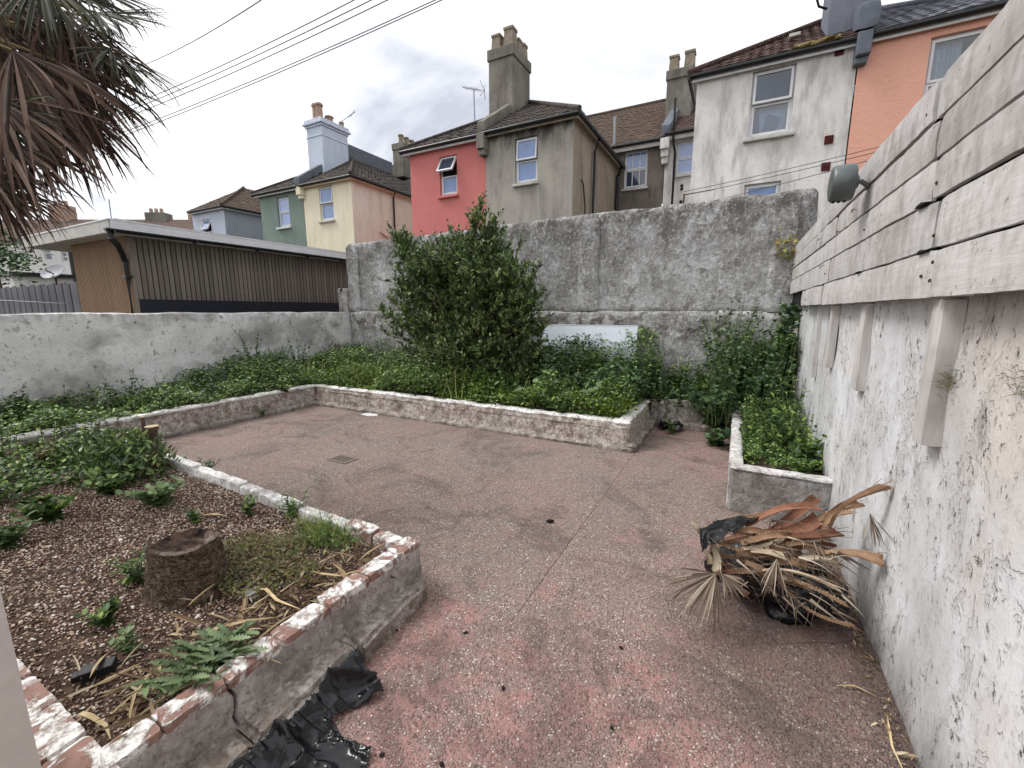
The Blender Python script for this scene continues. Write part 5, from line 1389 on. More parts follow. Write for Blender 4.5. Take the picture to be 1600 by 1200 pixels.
# cut-back bush with sawn stems, left
cb = thing('cut_bush', 'cut-back dark bush with pale sawn stems behind the gravel bed', 'bush', (-4.35, 1.5, .15))
bb = MB(); tops = MB()
for (x, y, z, r) in ((-4.42,1.50,.50,.045),(-4.20,1.62,.56,.05),(-4.08,1.50,.36,.03),(-4.45,1.66,.60,.016),(-4.3,1.42,.4,.04)):
    bb.tube([(x*.6-4.3*.4, 1.5, .12),(x,y,z*.6),(x,y,z)], [r*1.2, r, r*.95], 10, False)
    tops.lathe([(r*.95,z-.001),(r*.93,z+.004),(r*.2,z+.005)], (x,y,0), 10)
bb.build('stems', BARK, cb, True); tops.build('sawn_ends', simple('fresh sawn wood', lin(212,190,158), .8), cb)
n = 3800
P = np.stack([RNG.normal(-4.32,.22,n), RNG.normal(1.45,.17,n), RNG.uniform(.15,.52,n)], 1)
keep = ((P[:,0]+4.32)/.42)**2+((P[:,1]-1.45)/.32)**2+((P[:,2]-.2)/.34)**2 < 1; P = P[keep]; n = len(P)
V, F = scatter(T_LAN, P, rdir(n, .9), rdir(n, .8), RNG.uniform(.035,.075,n), 1.2); link('leaves', mesh_np('leaves', V, F, LF['bay']), cb)
weed('leggy grey-green weed growing on the patio by the bed kerb', (-4.12,1.93,.0), .24, 8, .5, .055, T_LAN, 'grey', 14, .3, bare=.2)
weed('thin upright weed at the left end of the cut bush', (-4.75,1.45,.15), .42, 5, .3, .05, T_LAN, 'weed', 14, .4, bare=.1)
weed('yellow flowered weed at the far left edge', (-5.9,0.75,.15), .42, 12, .6, .06, T_OV, 'dark', 12, .4, flowers=2)
weed('large dark weed mound at the lower end of the white wall', (-7.0,1.35,.2), .45, 26, .7, .08, T_OV, 'dark', 12, .3, flowers=1)
weed('reddish dying weed left of the cut bush', (-5.15,1.15,.15), .28, 10, .7, .045, T_DIA, 'olive', 14, .3, stemmat=STEMR)

wlab = ['tallest weed against the white wall', 'bushy weed right of the tallest one on the white wall', 'slim weed nearest the back corner on the white wall', 'low weed sprig leftmost against the white wall', 'dark weed clump mid way along the white wall', 'short weed in front of the white wall corner']
for (x, y, h, s_), lb in zip(((-7.2,4.30,.86,8),(-7.2,4.72,.64,10),(-7.2,5.15,.76,6),(-7.25,3.42,.42,6),(-7.1,3.95,.55,10),(-7.15,5.65,.45,8)), wlab):
    weed(lb, (x, y, .22), h*1.05, s_*2, .36, .085, T_OV, 'dark', 20, .55, bare=.05, flowers=1)
blab = ['yellow flecked tall weed right beside the big shrub', 'tall weed left in front of the white board', 'weed with thin seed stalks in the middle of the white board', 'leafy weed before the right end of the white board', 'tall weed just right of the white board', 'pale green weed between white board and right corner', 'broad weed at the foot of the grey back wall']
for (x, y, h, s_, mt), lb in zip(((-2.45,5.9,.80,12,'weed'),(-1.98,6.1,.82,12,'dark'),(-1.62,6.1,.86,12,'dark'),(-1.22,6.15,.80,10,'dark'),(-0.98,6.2,.80,9,'weed'),(-0.68,6.2,.72,9,'weed'),(-0.35,6.25,.62,10,'weed')), blab):
    weed(lb, (x, y, .25), h*.86, s_*2, .36, .085, T_OV, mt, 20, .55, bare=.05, flowers=1)
sprays('wild weed stalks crowding the back right corner', [(x, y) for x, y in zip(rr_.uniform(-.25,.58,170), rr_.uniform(5.1,6.6,170))], 'dark', (.5,1.40), .085)
sprays('leafy weed stalks spilling out of the planter', [(x, y) for x, y in zip(rr_.uniform(.10,.60,110), rr_.uniform(3.7,5.2,110))], 'weed', (.16,.46), .055)
clab = ['tall flowering weed in the back right corner', 'second flowering weed left of the tall corner one', 'leaning weed in front of the corner flowers', 'leafy mass of weeds under the fence end', 'dark weed low beside the planter end']
for (x, y, h, s_, mt, fl_), lb in zip(((0.06,6.2,1.42,7,'weed',1),(-0.10,6.25,1.15,8,'weed',1),(0.16,5.9,.95,12,'dark',0),(0.40,6.0,1.05,14,'dark',0),(0.30,5.55,.72,14,'dark',0)), clab):
    weed(lb, (x, y, .25), h, s_*2, .24, .10, T_OV, mt, 24, .6, bare=.03, flowers=fl_)
weed('climbing plant with big drooping leaves up the fence corner', (0.52,6.15,.3), 1.30, 6, .06, .14, T_OV, 'dark', 34, .2, name='climbing_plant')
weed('big leaved weed leaning out from the planter over the wall', (0.50,4.75,.30), .62, 9, .45, .11, T_LOB, 'weed', 12, .4, flowers=1)
weed('heart leaved weed at the wall end of the planter', (0.57,3.86,.30), .30, 8, .5, .10, T_OV, 'weed', 8, .3)
weed('tall soft weed in the middle of the planter', (0.42,4.15,.30), .40, 10, .4, .08, T_OV, 'weed', 12, .4)
weed('small weed hanging over the planter front edge', (0.50,3.62,.30), .12, 7, .8, .06, T_OV, 'weed', 6, .3)
weed('broad leaved creeper spilling over the back kerb onto the patio', (-0.16,5.62,.06), .48, 30, .8, .12, T_OV, 'dark', 8, .2, name='creeper')
weed('creeper trailing beside the planter foot', (-0.12,5.15,.0), .18, 14, 1.3, .10, T_OV, 'dark', 7, .2, name='creeper')
weed('little seedling standing by the black plastic scrap', (-0.62,5.38,.0), .16, 5, .4, .055, T_OV, 'weed', 7, .3)
yl = thing('weed', 'yellow-green mound of weeds at the long kerb corner', 'plant', (-1.2, 4.85, .25))
n = 1500
P = np.stack([RNG.normal(-1.22,.13,n), RNG.normal(4.86,.11,n), RNG.uniform(.25,.48,n)], 1)
V, F = scatter(T_DIA, P, rdir(n, .5), rdir(n, 1, .6), RNG.uniform(.018,.034,n)); link('leaves', mesh_np('leaves', V, F, LF['yellow']), yl)
y2 = thing('weed', 'light green feathery weed at the left end of the back bed', 'plant', (-5.5, 4.85, .25))
n = 2200
P = np.stack([RNG.normal(-5.45,.28,n), RNG.normal(4.95,.16,n), RNG.uniform(.25,.58,n)], 1)
V, F = scatter(T_LAN, P, rdir(n, 1.0), rdir(n, .8), RNG.uniform(.03,.06,n)); link('leaves', mesh_np('leaves', V, F, mat_leaf('light feathery leaves', [(0, lin(78,100,40)), (.6, lin(108,130,54)), (1, lin(142,156,76))])), y2)
tl = ['ragged weed trailing over the long kerb left of the yellow mound', 'weed trailing over the middle of the long kerb', 'weed hanging over the left kerb near the corner']
for (x, y), lb in zip(((-1.75,4.62),(-2.9,4.66),(-6.0,4.0)), tl):
    weed(lb, (x, y, .28), .14, 12, 1.3, .06, T_OV, 'weed', 9, .3)
weed('small kerb-foot weed beside the left kerb', (-5.86,3.55,.03), .14, 8, .6, .04, T_OV, 'grey', 8, .3)
for (y, z), lb in (((1.93,1.27), 'small dark moss tuft beside the longest batten'), ((1.50,1.32), 'tiny green tuft in the plaster at the right edge')):
    t = thing('moss_tuft', lb, 'moss', (.645, y, z))
    n = 240 if y > 1.8 else 90
    P = np.stack([.648-np.abs(RNG.normal(0,.014,n)), RNG.normal(y,.026,n), RNG.normal(z,.022,n)], 1)
    V, F = scatter(T_BLADE, P, rdir(n, .2), rdir(n, .5), RNG.uniform(.02,.05,n)); link('sprigs', mesh_np('sprigs', V, F, LF['olive']), t)['kind'] = 'stuff'
t = thing('ivy_sprig', 'reddish yellow leaf sprig where the back wall meets the fence', 'plant', (.60, 6.6, 2.35))
n = 60
P = np.stack([RNG.uniform(.38,.62,n), RNG.uniform(6.5,6.72,n), RNG.normal(2.28,.09,n)], 1)
V, F = scatter(T_OV, P, rdir(n, -.2), rdir(n, .6), RNG.uniform(.04,.09,n)); link('leaves', mesh_np('leaves', V, F, mat_leaf('turning leaves', [(0, lin(128,104,60)), (.5, lin(140,150,70)), (1, lin(150,92,72))])), t)

# small tree at the far left
tr = thing('tree', 'small dark tree beyond the fence at the left edge', 'tree', (-21.9, 4.9, 0))
MB().tube([(-21.9,4.9,0),(-21.8,4.9,1.4),(-21.9,4.9,2.8)], [.14,.1,.05], 8).tube([(-21.85,4.9,1.8),(-20.9,5.1,2.15),(-20.2,5.3,2.2)], [.05,.04,.02], 6).build('trunk', BARK, tr, True)
n = 2600; c_ = np.array([-22.0,4.9,3.35])
P = c_+RNG.normal(0, 1, (n,3))*np.array([.55,.45,.42]); P = P[fbm(P, 2.2, 3) > -.15]; n = len(P)
V, F = scatter(T_OV, P, rdir(n, .1), rdir(n, .8), RNG.uniform(.08,.16,n)); link('crown', mesh_np('crown', V, F, LF['dark']), tr)

# ------------------------------------------------------------------ fan palm, top left
PGRN = mat_leaf('living palm fan', [(0, lin(34,40,30)), (.5, lin(50,56,38)), (.85, lin(66,66,44)), (1, lin(92,82,56))], .7, .15, .08)
PDRY = mat_leaf('dead palm fan', [(0, lin(36,27,24)), (.35, lin(66,50,43)), (.7, lin(98,78,68)), (1, lin(146,128,116))], .8, .12, .06)
def fan(hub, tip, n, spread, seed, droop=.3, fold=.45, normal=None, wscale=1.0, jit=.06):
    r = random.Random(seed); hub, tip = Vector(hub), Vector(tip)
    d = tip-hub; L = d.length; d.normalize()
    nr = Vector(normal) if normal else Vector((0.35, -0.55, 0.75))
    s_ = d.cross(nr).normalized(); nr = s_.cross(d).normalized()
    V = []; F = []; da = 2*spread/n
    for i in range(n):
        a = -spread+da*(i+.5)+r.uniform(-.3,.3)*da
        ll = L*(0.68+0.32*math.cos(a))*r.uniform(.86,1.05)
        dir_ = (d*math.cos(a)+s_*math.sin(a)+nr*r.uniform(-jit,jit)*2.5+s_*r.uniform(-jit,jit)).normalized()
        if r.random() < .10: ll *= r.uniform(.4,.8)
        sd_ = -d*math.sin(a)+s_*math.cos(a)
        dr_ = droop*r.uniform(.5,1.5); brk = r.uniform(.55,.85); hang = r.random() < .55
        m = 7; base = len(V)
        p = hub.copy(); step = ll/(m-1); cur = dir_.copy(); twist = r.uniform(-.5,.5)
        for j in range(m):
            t = j/(m-1)
            w = (ll*t*math.tan(da*.62) if t < .45 else ll*.45*math.tan(da*.62)*(1-(t-.45)/.55)**.8)*wscale+.0012
            nn_ = nr*(fold if i % 2 else -fold)
            V += [p-sd_*w, p+nn_*w*.8, p+sd_*w]
            g_ = dr_*t*.55+(.9 if (hang and t > brk) else 0)
            cur = (cur+Vector((0,0,-1))*g_*.55+sd_*twist*.05).normalized(); p = p+cur*step
        for j in range(m-1):
            q = base+3*j
            F += [(q,q+1,q+4,q+3),(q+1,q+2,q+5,q+4)]
    return V, F
palm = thing('fan_palm', 'shaggy fan palm with hanging dead brown fronds, top left', 'palm tree', (-5.35, 0.2, 0))
V = []; n = 20; m = 40
top = np.array([-4.98, .72, 3.35]); bs = np.array([-5.4, .1, 0])
for j in range(m):
    t = j/(m-1); c_ = bs+(top-bs)*t+np.array([0,0,0])
    for i in range(n):
        a = 2*math.pi*i/n; r = .16-.03*t+.014*math.sin(i*3.1+j*2.3)
        V.append((c_[0]+r*math.cos(a), c_[1]+r*math.sin(a), c_[2]))
i0 = np.arange(n*m).reshape(m, n); nx = np.roll(i0, -1, 1)
link('trunk', mesh_np('trunk', V, np.stack([i0[:-1].ravel(), nx[:-1].ravel(), nx[1:].ravel(), i0[1:].ravel()], 1), PB, True), palm)
FR = [(-4.22,1.20,3.13,-3.47,1.27,2.21,"d"),(-4.15,1.05,2.79,-3.47,1.15,2.18,"d"),(-4.06,1.04,2.50,-3.48,1.13,2.11,"d"),(-4.20,0.94,2.37,-3.62,1.04,2.01,"d"),(-4.08,1.65,3.32,-3.51,1.73,2.93,"g"),(-4.32,1.70,3.64,-3.75,1.83,3.44,"g"),(-4.42,1.53,3.61,-3.78,1.61,3.01,"d"),(-4.67,1.46,3.36,-3.86,1.61,2.65,"g"),(-4.63,1.56,3.18,-3.96,1.70,2.80,"g"),(-4.45,1.39,2.99,-3.75,1.51,2.42,"d"),(-5.08,1.55,3.72,-4.31,1.72,3.22,"g"),(-5.51,1.47,3.89,-4.72,1.66,3.42,"g"),(-4.79,1.76,4.02,-4.09,1.92,3.69,"g"),(-5.24,1.50,3.34,-4.48,1.64,2.69,"g"),(-5.70,1.45,3.70,-4.91,1.57,2.93,"g"),(-5.37,1.31,3.89,-4.64,1.47,3.44,"g"),(-5.03,1.04,2.77,-4.37,1.14,2.16,"d"),(-4.71,1.71,3.58,-4.20,1.71,2.89,"d"),(-4.59,1.32,3.58,-3.97,1.44,3.25,"d"),(-4.56,1.08,2.29,-4.00,1.19,2.05,"d"),(-4.26,1.40,3.68,-3.68,1.46,3.15,"g"),(-4.19,1.39,3.15,-3.67,1.42,2.59,"d")]
rp_ = random.Random(8)
for fr in FR[:22]:             # layered older fronds behind and between
    j = [rp_.uniform(-.22,.12) for _ in range(3)]; q = [rp_.uniform(-.22,.02) for _ in range(3)]
    FR.append((fr[0]+j[0]-.1, fr[1]+j[1], fr[2]+j[2]*.6, fr[3]+q[0]-.12, fr[4]+q[1]+.05, fr[5]+q[2]*.3+.05, rp_.choice('dgd')))
for q in range(16):                      # the rest of the crown, outside the picture
    a = rp_.uniform(1.9, 5.6); z = rp_.uniform(-.3, .9)
    hb_ = (top[0]+.75*math.cos(a), top[1]+.75*math.sin(a), top[2]+z); 
    FR.append(hb_+(top[0]+1.45*math.cos(a), top[1]+1.45*math.sin(a), top[2]+z-.35, 'g' if z > .1 else 'd'))
PET = mat_wood('palm stalk', lin(120,110,76), lin(146,128,92), lin(92,74,56), (1,1,1), .1)
for i, fr in enumerate(FR):
    hub, tip, kd = Vector(fr[:3]), Vector(fr[3:6]), fr[6]
    tip = hub+(tip-hub)*.88
    dead = kd == 'd'
    rq = random.Random(100+i)
    nrm_ = (rq.uniform(-.2,.7), rq.uniform(-1,.1), rq.uniform(.2,1))
    if dead: v, f_ = fan(hub, tip+(tip-hub)*.02, 30, rq.uniform(.36,.7), i, rq.uniform(.5,1.0), normal=nrm_, wscale=1.25, jit=.10)
    else: v, f_ = fan(hub, tip+(tip-hub)*.02, 34, rq.uniform(.7,1.1), i, rq.uniform(.12,.3), normal=nrm_, wscale=1.15, jit=.03)
    o = MB().add(v, f_).build('dead_frond' if dead else 'frond', PDRY if dead else PGRN, palm)
    t0 = Vector(tuple(top)); md = (t0+hub)/2+Vector((0,0,.18 if not dead else .08))
    pts = [(1-u)**2*t0+2*u*(1-u)*md+u*u*hub for u in (0,.25,.5,.75,1)]
    MB().tube(pts, [.022,.018,.014,.011,.008], 6).build('frond_stalk', PET, o).matrix_parent_inverse = Matrix.Translation(-Vector(palm.location)) @ Matrix.Identity(4) if False else Matrix.Identity(4)

# ------------------------------------------------------------------ pile of cut palm stalks by the right wall
PB1 = mat_wood('red brown palm stalk', lin(106,70,54), lin(150,106,84), lin(70,46,37), (.5,.5,.5), .16, .6)
PB2 = mat_wood('buff palm stalk', lin(112,84,64), lin(164,132,104), lin(72,52,40), (.5,.5,.5), .16, .65)
PB3 = mat_wood('bleached palm stalk', lin(168,150,126), lin(204,190,168), lin(120,100,80), (.5,.5,.5), .1, .7)
def stalk(a, c_, w, mat, label, seed, group='cut palm stalks', twist=None):
    r = random.Random(seed); a, c_ = Vector(a), Vector(c_)
    c_.x = min(c_.x, .632); d = (c_-a); L = d.length; d.normalize()
    up = Vector((r.uniform(-.5,.5), r.uniform(-.9,-.1), 1)); s_ = d.cross(up).normalized(); nn_ = s_.cross(d).normalized()
    o = thing('palm_stalk', label, 'palm stalk', tuple(a), group)
    V = []; F = []; m = 9; bend = r.uniform(-.05,.09)*L*2; tw_ = r.uniform(-.9,.9); sw_ = r.uniform(-.06,.06)*L*2
    sec = [(-1,.34),(-.55,.03),(0,-.10),(.55,.03),(1,.34),(.62,-.30),(0,-.46),(-.62,-.30)]
    k_ = len(sec)
    def P_(t, q, ww):
        ca_, sa_ = math.cos(tw_*t), math.sin(tw_*t); u_ = s_*ca_+nn_*sa_; v_ = nn_*ca_-s_*sa_
        return a+d*L*t+nn_*(math.sin(math.pi*t)*bend)+s_*(math.sin(math.pi*t)*sw_)+u_*q[0]*ww+v_*q[1]*ww
    W_ = lambda t: w*(.78+.5*t*t)
    for j in range(m):
        t = j/(m-1)
        for q in sec: V.append(P_(t+((.03*q[0]+r.uniform(-.06,.05)) if j == m-1 else r.uniform(-.008,.008)), q, W_(t)*r.uniform(.9,1.08)))
    for j in range(m-1):
        for i in range(k_): F.append((j*k_+i, j*k_+(i+1) % k_, (j+1)*k_+(i+1) % k_, (j+1)*k_+i))
    F += [tuple(range(k_))[::-1], tuple((m-1)*k_+i for i in range(k_))]
    sp_ = MB().add(V, F)
    for q_ in range(r.randint(1, 4)):                # torn fibres at the cut end
        t_0 = r.uniform(.55,.9); p_ = P_(t_0, (r.uniform(-.9,.9), .1), W_(t_0)); e_ = P_(1, (r.uniform(-1.3,1.3), r.uniform(-.4,1.2)), W_(1))+d*r.uniform(.0,.05)
        sp_.tube([p_, (p_+e_)/2+nn_*.004, e_], [.0022,.0018,.0006], 4, False)
    sp_.build('stalk', mat, o)
    b = MB(); ns = max(5, int(L/.013))
    for i in range(ns):
        t = (i+.5)/ns
        for sg in (-1, 1):
            ww = W_(t); p = P_(t, (sg*.98,.33), ww); h = r.uniform(.2,1.1)*.0052
            b.add([p-d*.004, p+d*.004, p+s_*sg*h+nn_*h*.3+d*.003, p-nn_*.003], [(0,1,2),(1,3,2),(3,0,2)])
    b.build('spines', PB2 if mat is not PB2 else PB3, o)['kind'] = 'stuff'
    return o
SK = [(0.09,2.32,0.23,0.47,2.82,0.45), (0.12,2.37,0.40,0.45,2.56,0.50), (0.15,2.30,0.41,0.43,2.46,0.49), (0.28,2.32,0.41,0.52,2.43,0.44), (0.45,2.49,0.41,0.58,2.48,0.59), (0.48,2.45,0.45,0.65,2.32,0.74), (0.44,2.33,0.36,0.70,2.23,0.43), (0.08,2.20,0.33,0.35,2.25,0.34), (-0.03,2.17,0.37,-0.00,2.08,0.28), (-0.05,2.15,0.33,-0.03,2.11,0.29), (-0.13,2.24,0.42,-0.07,2.26,0.36), (0.12,2.15,0.32,0.23,2.15,0.27), (0.06,2.25,0.41,0.25,2.32,0.38), (0.29,2.28,0.39,0.44,2.33,0.37), (0.34,2.25,0.34,0.51,2.28,0.35), (0.04,2.14,0.26,0.14,2.13,0.17), (0.02,2.18,0.37,0.17,2.30,0.38), (0.10,2.19,0.39,0.33,2.36,0.40), (0.18,2.17,0.36,0.37,2.36,0.37), (0.14,2.18,0.37,0.28,2.19,0.37), (0.23,2.30,0.34,0.50,2.45,0.36), (0.34,2.42,0.35,0.58,2.58,0.50), (-0.00,2.19,0.30,0.16,2.20,0.30), (0.25,2.18,0.34,0.37,2.23,0.33), (0.40,2.51,0.36,0.51,2.58,0.42)]
SL = {0: 'red-brown palm stalk rising highest towards the planter', 1: 'long red-brown palm stalk below the highest one', 2: 'thick red-brown palm stalk in the upper middle of the heap', 3: 'spiny red-brown stalk level in the middle of the heap',
      4: 'shorter buff stalk leaning towards the white wall', 5: 'long buff stalk leaning with its end on the white wall', 6: 'long low stalk pointing at the white wall', 8: 'pale upright stalk below the black bag flap', 10: 'pale stub sticking out left of the black bag flap', 15: 'reddish thin stalk lowest at the front of the heap'}
rk = random.Random(77)
for q in range(22):
    a_ = (rk.uniform(-.02,.30), rk.uniform(2.14,2.42), rk.uniform(.20,.40)); ln_ = rk.uniform(.10,.34); an_ = rk.uniform(-.5,.9)
    SK.append(a_+(a_[0]+ln_*math.cos(an_), a_[1]+ln_*math.sin(an_)*.8, max(.12, a_[2]+rk.uniform(-.10,.08))))
mats = [PB1,PB1,PB1,PB1,PB2,PB2,PB2,PB2,PB3,PB3,PB3,PB2,PB2,PB2,PB3,PB1,PB2,PB2,PB2,PB3,PB1,PB2,PB2,PB2,PB1]+[rk.choice([PB1,PB1,PB2,PB2,PB3]) for _ in range(22)]
wid = [w_*.95 for w_ in [.024,.022,.030,.024,.022,.024,.026,.024,.018,.015,.018,.018,.02,.022,.024,.013,.018,.02,.022,.02,.02,.02,.016,.018,.018]]+[rk.uniform(.006,.014) for _ in range(22)]
for i, (s_, m_, w_) in enumerate(zip(SK, mats, wid)):
    stalk(s_[:3], s_[3:], w_, m_, SL.get(i, {PB1: 'red-brown', PB2: 'buff', PB3: 'bleached'}[m_]+' cut palm stalk tangled inside the heap by the wall'), i)
BLEACH = mat_leaf('bleached palm shreds', [(0, lin(72,58,50)), (.4, lin(112,96,84)), (.8, lin(158,144,127)), (1, lin(208,198,182))], .75, .2, .08)
for (hub, tip, n, sp, lb, nrm) in (((0,2.05,.285),(-.15,1.93,.10),30,.85,'bleached palm fan spread on the floor left of the heap',(0.1,-.8,.6)), ((.03,2.06,.285),(.13,2.02,.21),10,.8,'short bleached fan stub at the front of the heap',(0.1,-.8,.6)),
                              ((.24,2.12,.39),(.225,2.06,.24),16,.38,'small bleached palm fan hanging from the heap front',(0,-1,.2)), ((.585,2.30,.61),(.62,2.23,.48),9,.45,'ragged palm fan hanging against the white wall',(-1,-.2,.2))):
    v, f_ = fan(hub, tip, n, sp, 40+n, .3, normal=nrm, wscale=.95, jit=.14, fold=.9)
    v = [(p[0], p[1], max(p[2], .006)) for p in v]
    tag(MB().add(v, f_).build('palm_fan', BLEACH), lb, 'palm leaf', 'cut palm fans')

n = 420                                    # frayed fibres and shreds caught in the heap
P = np.stack([RNG.uniform(-.04,.50,n), RNG.uniform(2.12,2.46,n), RNG.uniform(.14,.44,n)], 1)
Dd = np.stack([RNG.normal(.7,.7,n), RNG.normal(0,.6,n), RNG.normal(-.15,.5,n)], 1)
V, F = scatter(T_BLADE, P, Dd, rdir(n, .6), RNG.uniform(.05,.20,n), RNG.uniform(.8,2.2,n)); V[:,0] = np.minimum(V[:,0], .64)
tag(link('palm_shreds', mesh_np('palm_shreds', V, F, BLEACH)), 'frayed palm fibres tangled through the heap of stalks', kind='stuff')
# black bin liners
def crumple(name, label, outline, z0, hfun, res=.0045, amp=.02, seed=0, fold=9):
    xs = [p[0] for p in outline]; ys = [p[1] for p in outline]
    nx = int((max(xs)-min(xs))/res)+1; ny = int((max(ys)-min(ys))/res)+1
    X, Y = np.meshgrid(np.linspace(min(xs),max(xs),nx), np.linspace(min(ys),max(ys),ny))
    P = np.stack([X.ravel(), Y.ravel(), np.full(X.size, seed*1.7)], 1)
    P[:,0] += fbm(P+11, 8, 2)*.004; P[:,1] += fbm(P+23, 8, 2)*.006
    ins = np.zeros(len(P), bool); j = len(outline)-1
    for i in range(len(outline)):
        xi, yi = outline[i]; xj, yj = outline[j]
        c_ = ((yi > P[:,1]) != (yj > P[:,1])) & (P[:,0] < (xj-xi)*(P[:,1]-yi)/(yj-yi+1e-12)+xi); ins ^= c_; j = i
    rid = (1-np.abs(fbm((P@np.array([[.8,.6,0],[-.6,.8,0],[0,0,1]]))*np.array([1.5,.45,1]), fold, 2)))**3+.34*(1-np.abs(fbm((P+5)@np.array([[.3,.95,0],[-.95,.3,0],[0,0,1]])*np.array([1.6,.6,1]), fold*2.6, 2)))**4
    Z = z0+hfun(P)+amp*rid
    V = np.stack([P[:,0], P[:,1], Z], 1)
    i0 = np.arange(nx*ny).reshape(ny, nx)
    F = np.stack([i0[:-1,:-1].ravel(), i0[:-1,1:].ravel(), i0[1:,1:].ravel(), i0[1:,:-1].ravel()], 1)
    F = F[ins[F].all(1)]
    o = link(name, mesh_np(name, V, F, BAG, True)); tag(o, label, 'bin bag')
    md = o.modifiers.new('thick', 'SOLIDIFY'); md.thickness = .0015
    return o
crumple('bin_liner', 'black torn bin liner crumpled at the foot of the near kerb', [(-1.32,1.11),(-1.25,1.07),(-1.20,1.08),(-1.12,1.05),(-1.14,.99),(-1.185,.93),(-1.20,.87),(-1.10,.845),(-.995,.865),(-.96,.80),(-.99,.72),(-.96,.62),(-1.1,.55),(-1.30,.55),(-1.28,.8)], .004,
        lambda P: np.clip(-1.18-P[:,0], 0, .12)*.75, amp=.05, seed=1, fold=6.5)
crumple('bin_liner', 'scrap of black plastic in the back right kerb corner', [(-.80,5.50),(-.55,5.46),(-.50,5.62),(-.62,5.68),(-.80,5.68)], .004, lambda P: np.clip(P[:,1]-5.5, 0, .2)*.25, amp=.06, seed=2)
bg = thing('bin_bag', 'black bin bag under the heap of palm stalks with a torn flap', 'bin bag', (.28, 2.35, 0))
V = []; n, m = 60, 26
for j in range(m):
    ph = -math.pi/2+math.pi*j/(m-1)
    for i in range(n):
        a = 2*math.pi*i/n
        V.append((.28+.25*math.cos(ph)*math.cos(a), 2.40+.17*math.cos(ph)*math.sin(a), .12+.15*math.sin(ph)))
V = np.array(V); V += (np.stack([fbm(V, 7, 3), fbm(V+9, 7, 3), fbm(V+20, 7, 3)], 1))*.03; V += (V-np.array([.28,2.4,.1]))*(((1-np.abs(fbm(V, 6, 2)))**2-.5)*.55)[:,None]; V[:,2] = np.maximum(V[:,2], .004); V[:,0] = np.minimum(V[:,0], .63)
i0 = np.arange(n*m).reshape(m, n); nx = np.roll(i0, -1, 1)
link('bag', mesh_np('bag', V, np.stack([i0[:-1].ravel(), nx[:-1].ravel(), nx[1:].ravel(), i0[1:].ravel()], 1), BAG, True), bg)
nu, nv = 26, 26; V = []
A, B, C2, D2 = np.array([-.10,2.26,.40]), np.array([.20,2.48,.43]), np.array([.07,2.20,.455]), np.array([-.065,2.08,.36])
for j in range(nv):
    for i in range(nu):
        u, v = i/(nu-1), j/(nv-1)
        p = (1-u)*(1-v)*A+u*(1-v)*B+u*v*C2+(1-u)*v*D2
        p = p+np.array([0,0,.035*math.sin(math.pi*u)*math.sin(math.pi*v)+.0])
        V.append(p)
V = np.array(V); V[:,2] += .035*(1-np.abs(fbm(V, 8, 2)))**3-.01; V += np.stack([fbm(V+3, 7, 2), fbm(V+8, 7, 2), fbm(V+1, 7, 2)], 1)*.008
i0 = np.arange(nu*nv).reshape(nv, nu)
fl_ = link('flap', mesh_np('flap', V, np.stack([i0[:-1,:-1].ravel(), i0[:-1,1:].ravel(), i0[1:,1:].ravel(), i0[1:,:-1].ravel()], 1), BAG, True), bg)
fl_.modifiers.new('thick', 'SOLIDIFY').thickness = .002

# ------------------------------------------------------------------ litter on the patio
CHIP = simple('white stone chip', lin(222,216,208), .8)
DKB = simple('dark organic scrap', lin(36,30,28), .9)
def lump(name, label, cat, x, y, sx, sy, sz, mat, seed, group=None, rot=0):
    v = T_ICO[0]*np.array([sx,sy,sz]); v = v*(1+.28*np.random.default_rng(seed).normal(0,1,(12,1))*.6)
    c_, s_ = math.cos(rot), math.sin(rot); v = v@np.array([[c_,s_,0],[-s_,c_,0],[0,0,1]])
    v[:,2] -= v[:,2].min()-.001
    o = link(name, mesh_np(name, v, T_ICO[1], mat), None, (x, y, 0)); tag(o, label, cat, group); return o
lump('dark_scrap', 'largest dark scrap lying mid patio', 'scrap', -1.08, 2.64, .032, .016, .012, DKB, 1, rot=.6)
dl = [(-1.32,1.33,'dark scrap beside the near kerb plinth end'),(-1.02,1.47,'dark scrap out from the near kerb corner'),(-.29,1.33,'round dark scrap in the middle foreground'),(-.76,.94,'dark scrap at the bottom edge right of the bin liner'),(-.96,.87,'dark scrap nearest the bin liner tip'),(-.72,1.29,'double dark scrap in the foreground centre'),(-.35,1.72,'small dark scrap on the slab joint')]
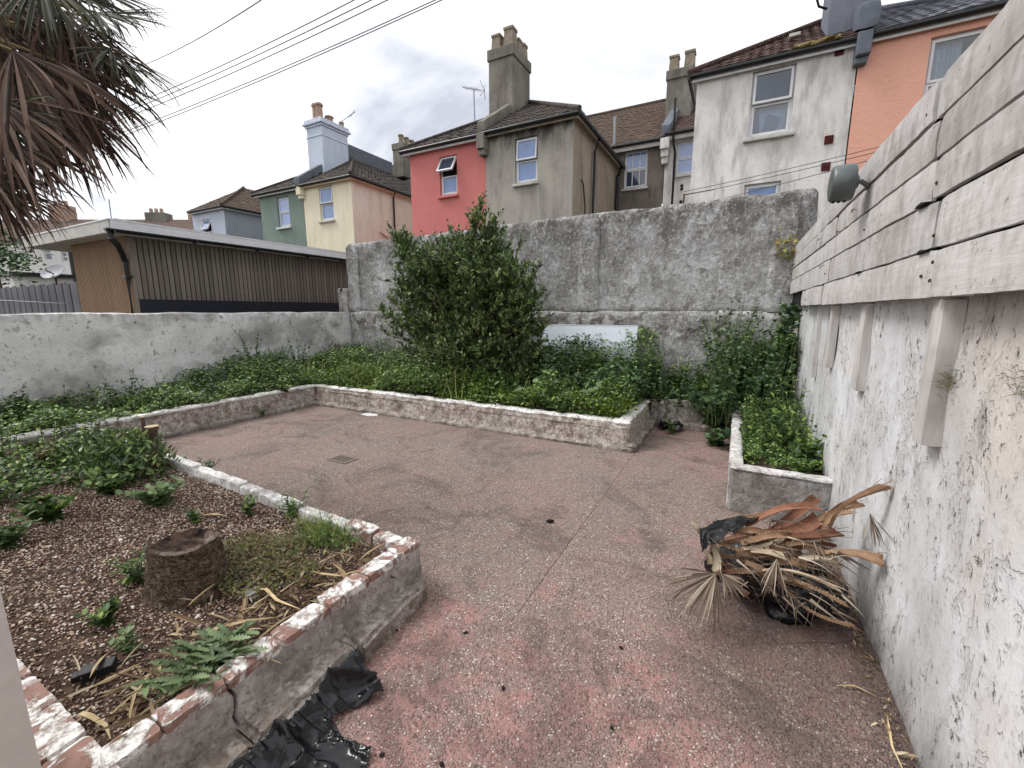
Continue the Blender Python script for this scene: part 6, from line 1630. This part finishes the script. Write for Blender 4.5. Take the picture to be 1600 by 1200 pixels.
for i, (x, y, lb) in enumerate(dl): lump('dark_scrap', lb, 'scrap', x, y, .011, .008, .005, DKB, 20+i, 'dark scraps on the patio', i)
n = 110
P = np.stack([RNG.uniform(-1.25,.6,n), RNG.uniform(.7,2.6,n), np.full(n,.002)], 1)
V, F = scatter((T_ICO[0]*np.array([1,1,.4]), T_ICO[1]), P, rdir(n,0), np.tile([[0,0,1.0]],(n,1)), RNG.uniform(.0018,.0042,n), .7)
tag(link('stone_chips', mesh_np('stone_chips', V, F, mat_leaf('pale chips', [(0,lin(150,128,110)),(.5,lin(200,184,168)),(1,lin(232,228,222))], .8, .2, 0))), 'tiny loose pale chips scattered on the near patio', kind='stuff')
pw = tag(MB().add([(-4.78,4.33,.006),(-4.62,4.30,.006),(-4.48,4.36,.008),(-4.56,4.44,.010),(-4.75,4.42,.008),(-4.78,4.33,.002),(-4.62,4.30,.002),(-4.48,4.36,.002),(-4.56,4.44,.002),(-4.75,4.42,.002)],
     [(0,1,2,3,4),(0,5,6,1),(1,6,7,2),(2,7,8,3),(3,8,9,4),(4,9,5,0)]).build('plastic_offcut', WHITE), 'flat white offcut lying in front of the long kerb', 'offcut')
n = 420                                    # grit and dead leaves swept against the right wall
P = np.stack([.645-np.abs(RNG.normal(0,.045,n)), RNG.uniform(.9,3.3,n), RNG.uniform(.003,.012,n)], 1)
V, F = scatter(T_LAN, P, rdir(n,.02), np.tile([[0,0,1.0]],(n,1))+RNG.normal(0,.3,(n,3)), RNG.uniform(.008,.045,n), RNG.uniform(.3,1,n))
tag(link('debris', mesh_np('debris', V, F, DRYG)), 'dead leaf debris along the foot of the right wall', kind='stuff')
strip([(.60,1.62,.006),(.585,1.70,.02),(.60,1.80,.015),(.61,1.86,.006)], .004, DRY, 'palm_strip', 'curled dry strip on the floor at the right wall foot', 'leaf strip')
strip([(.47,1.93,.006),(.53,1.95,.014),(.60,1.94,.006)], .004, DRY, 'palm_strip', 'thin brown strip pointing at the right wall foot', 'leaf strip')
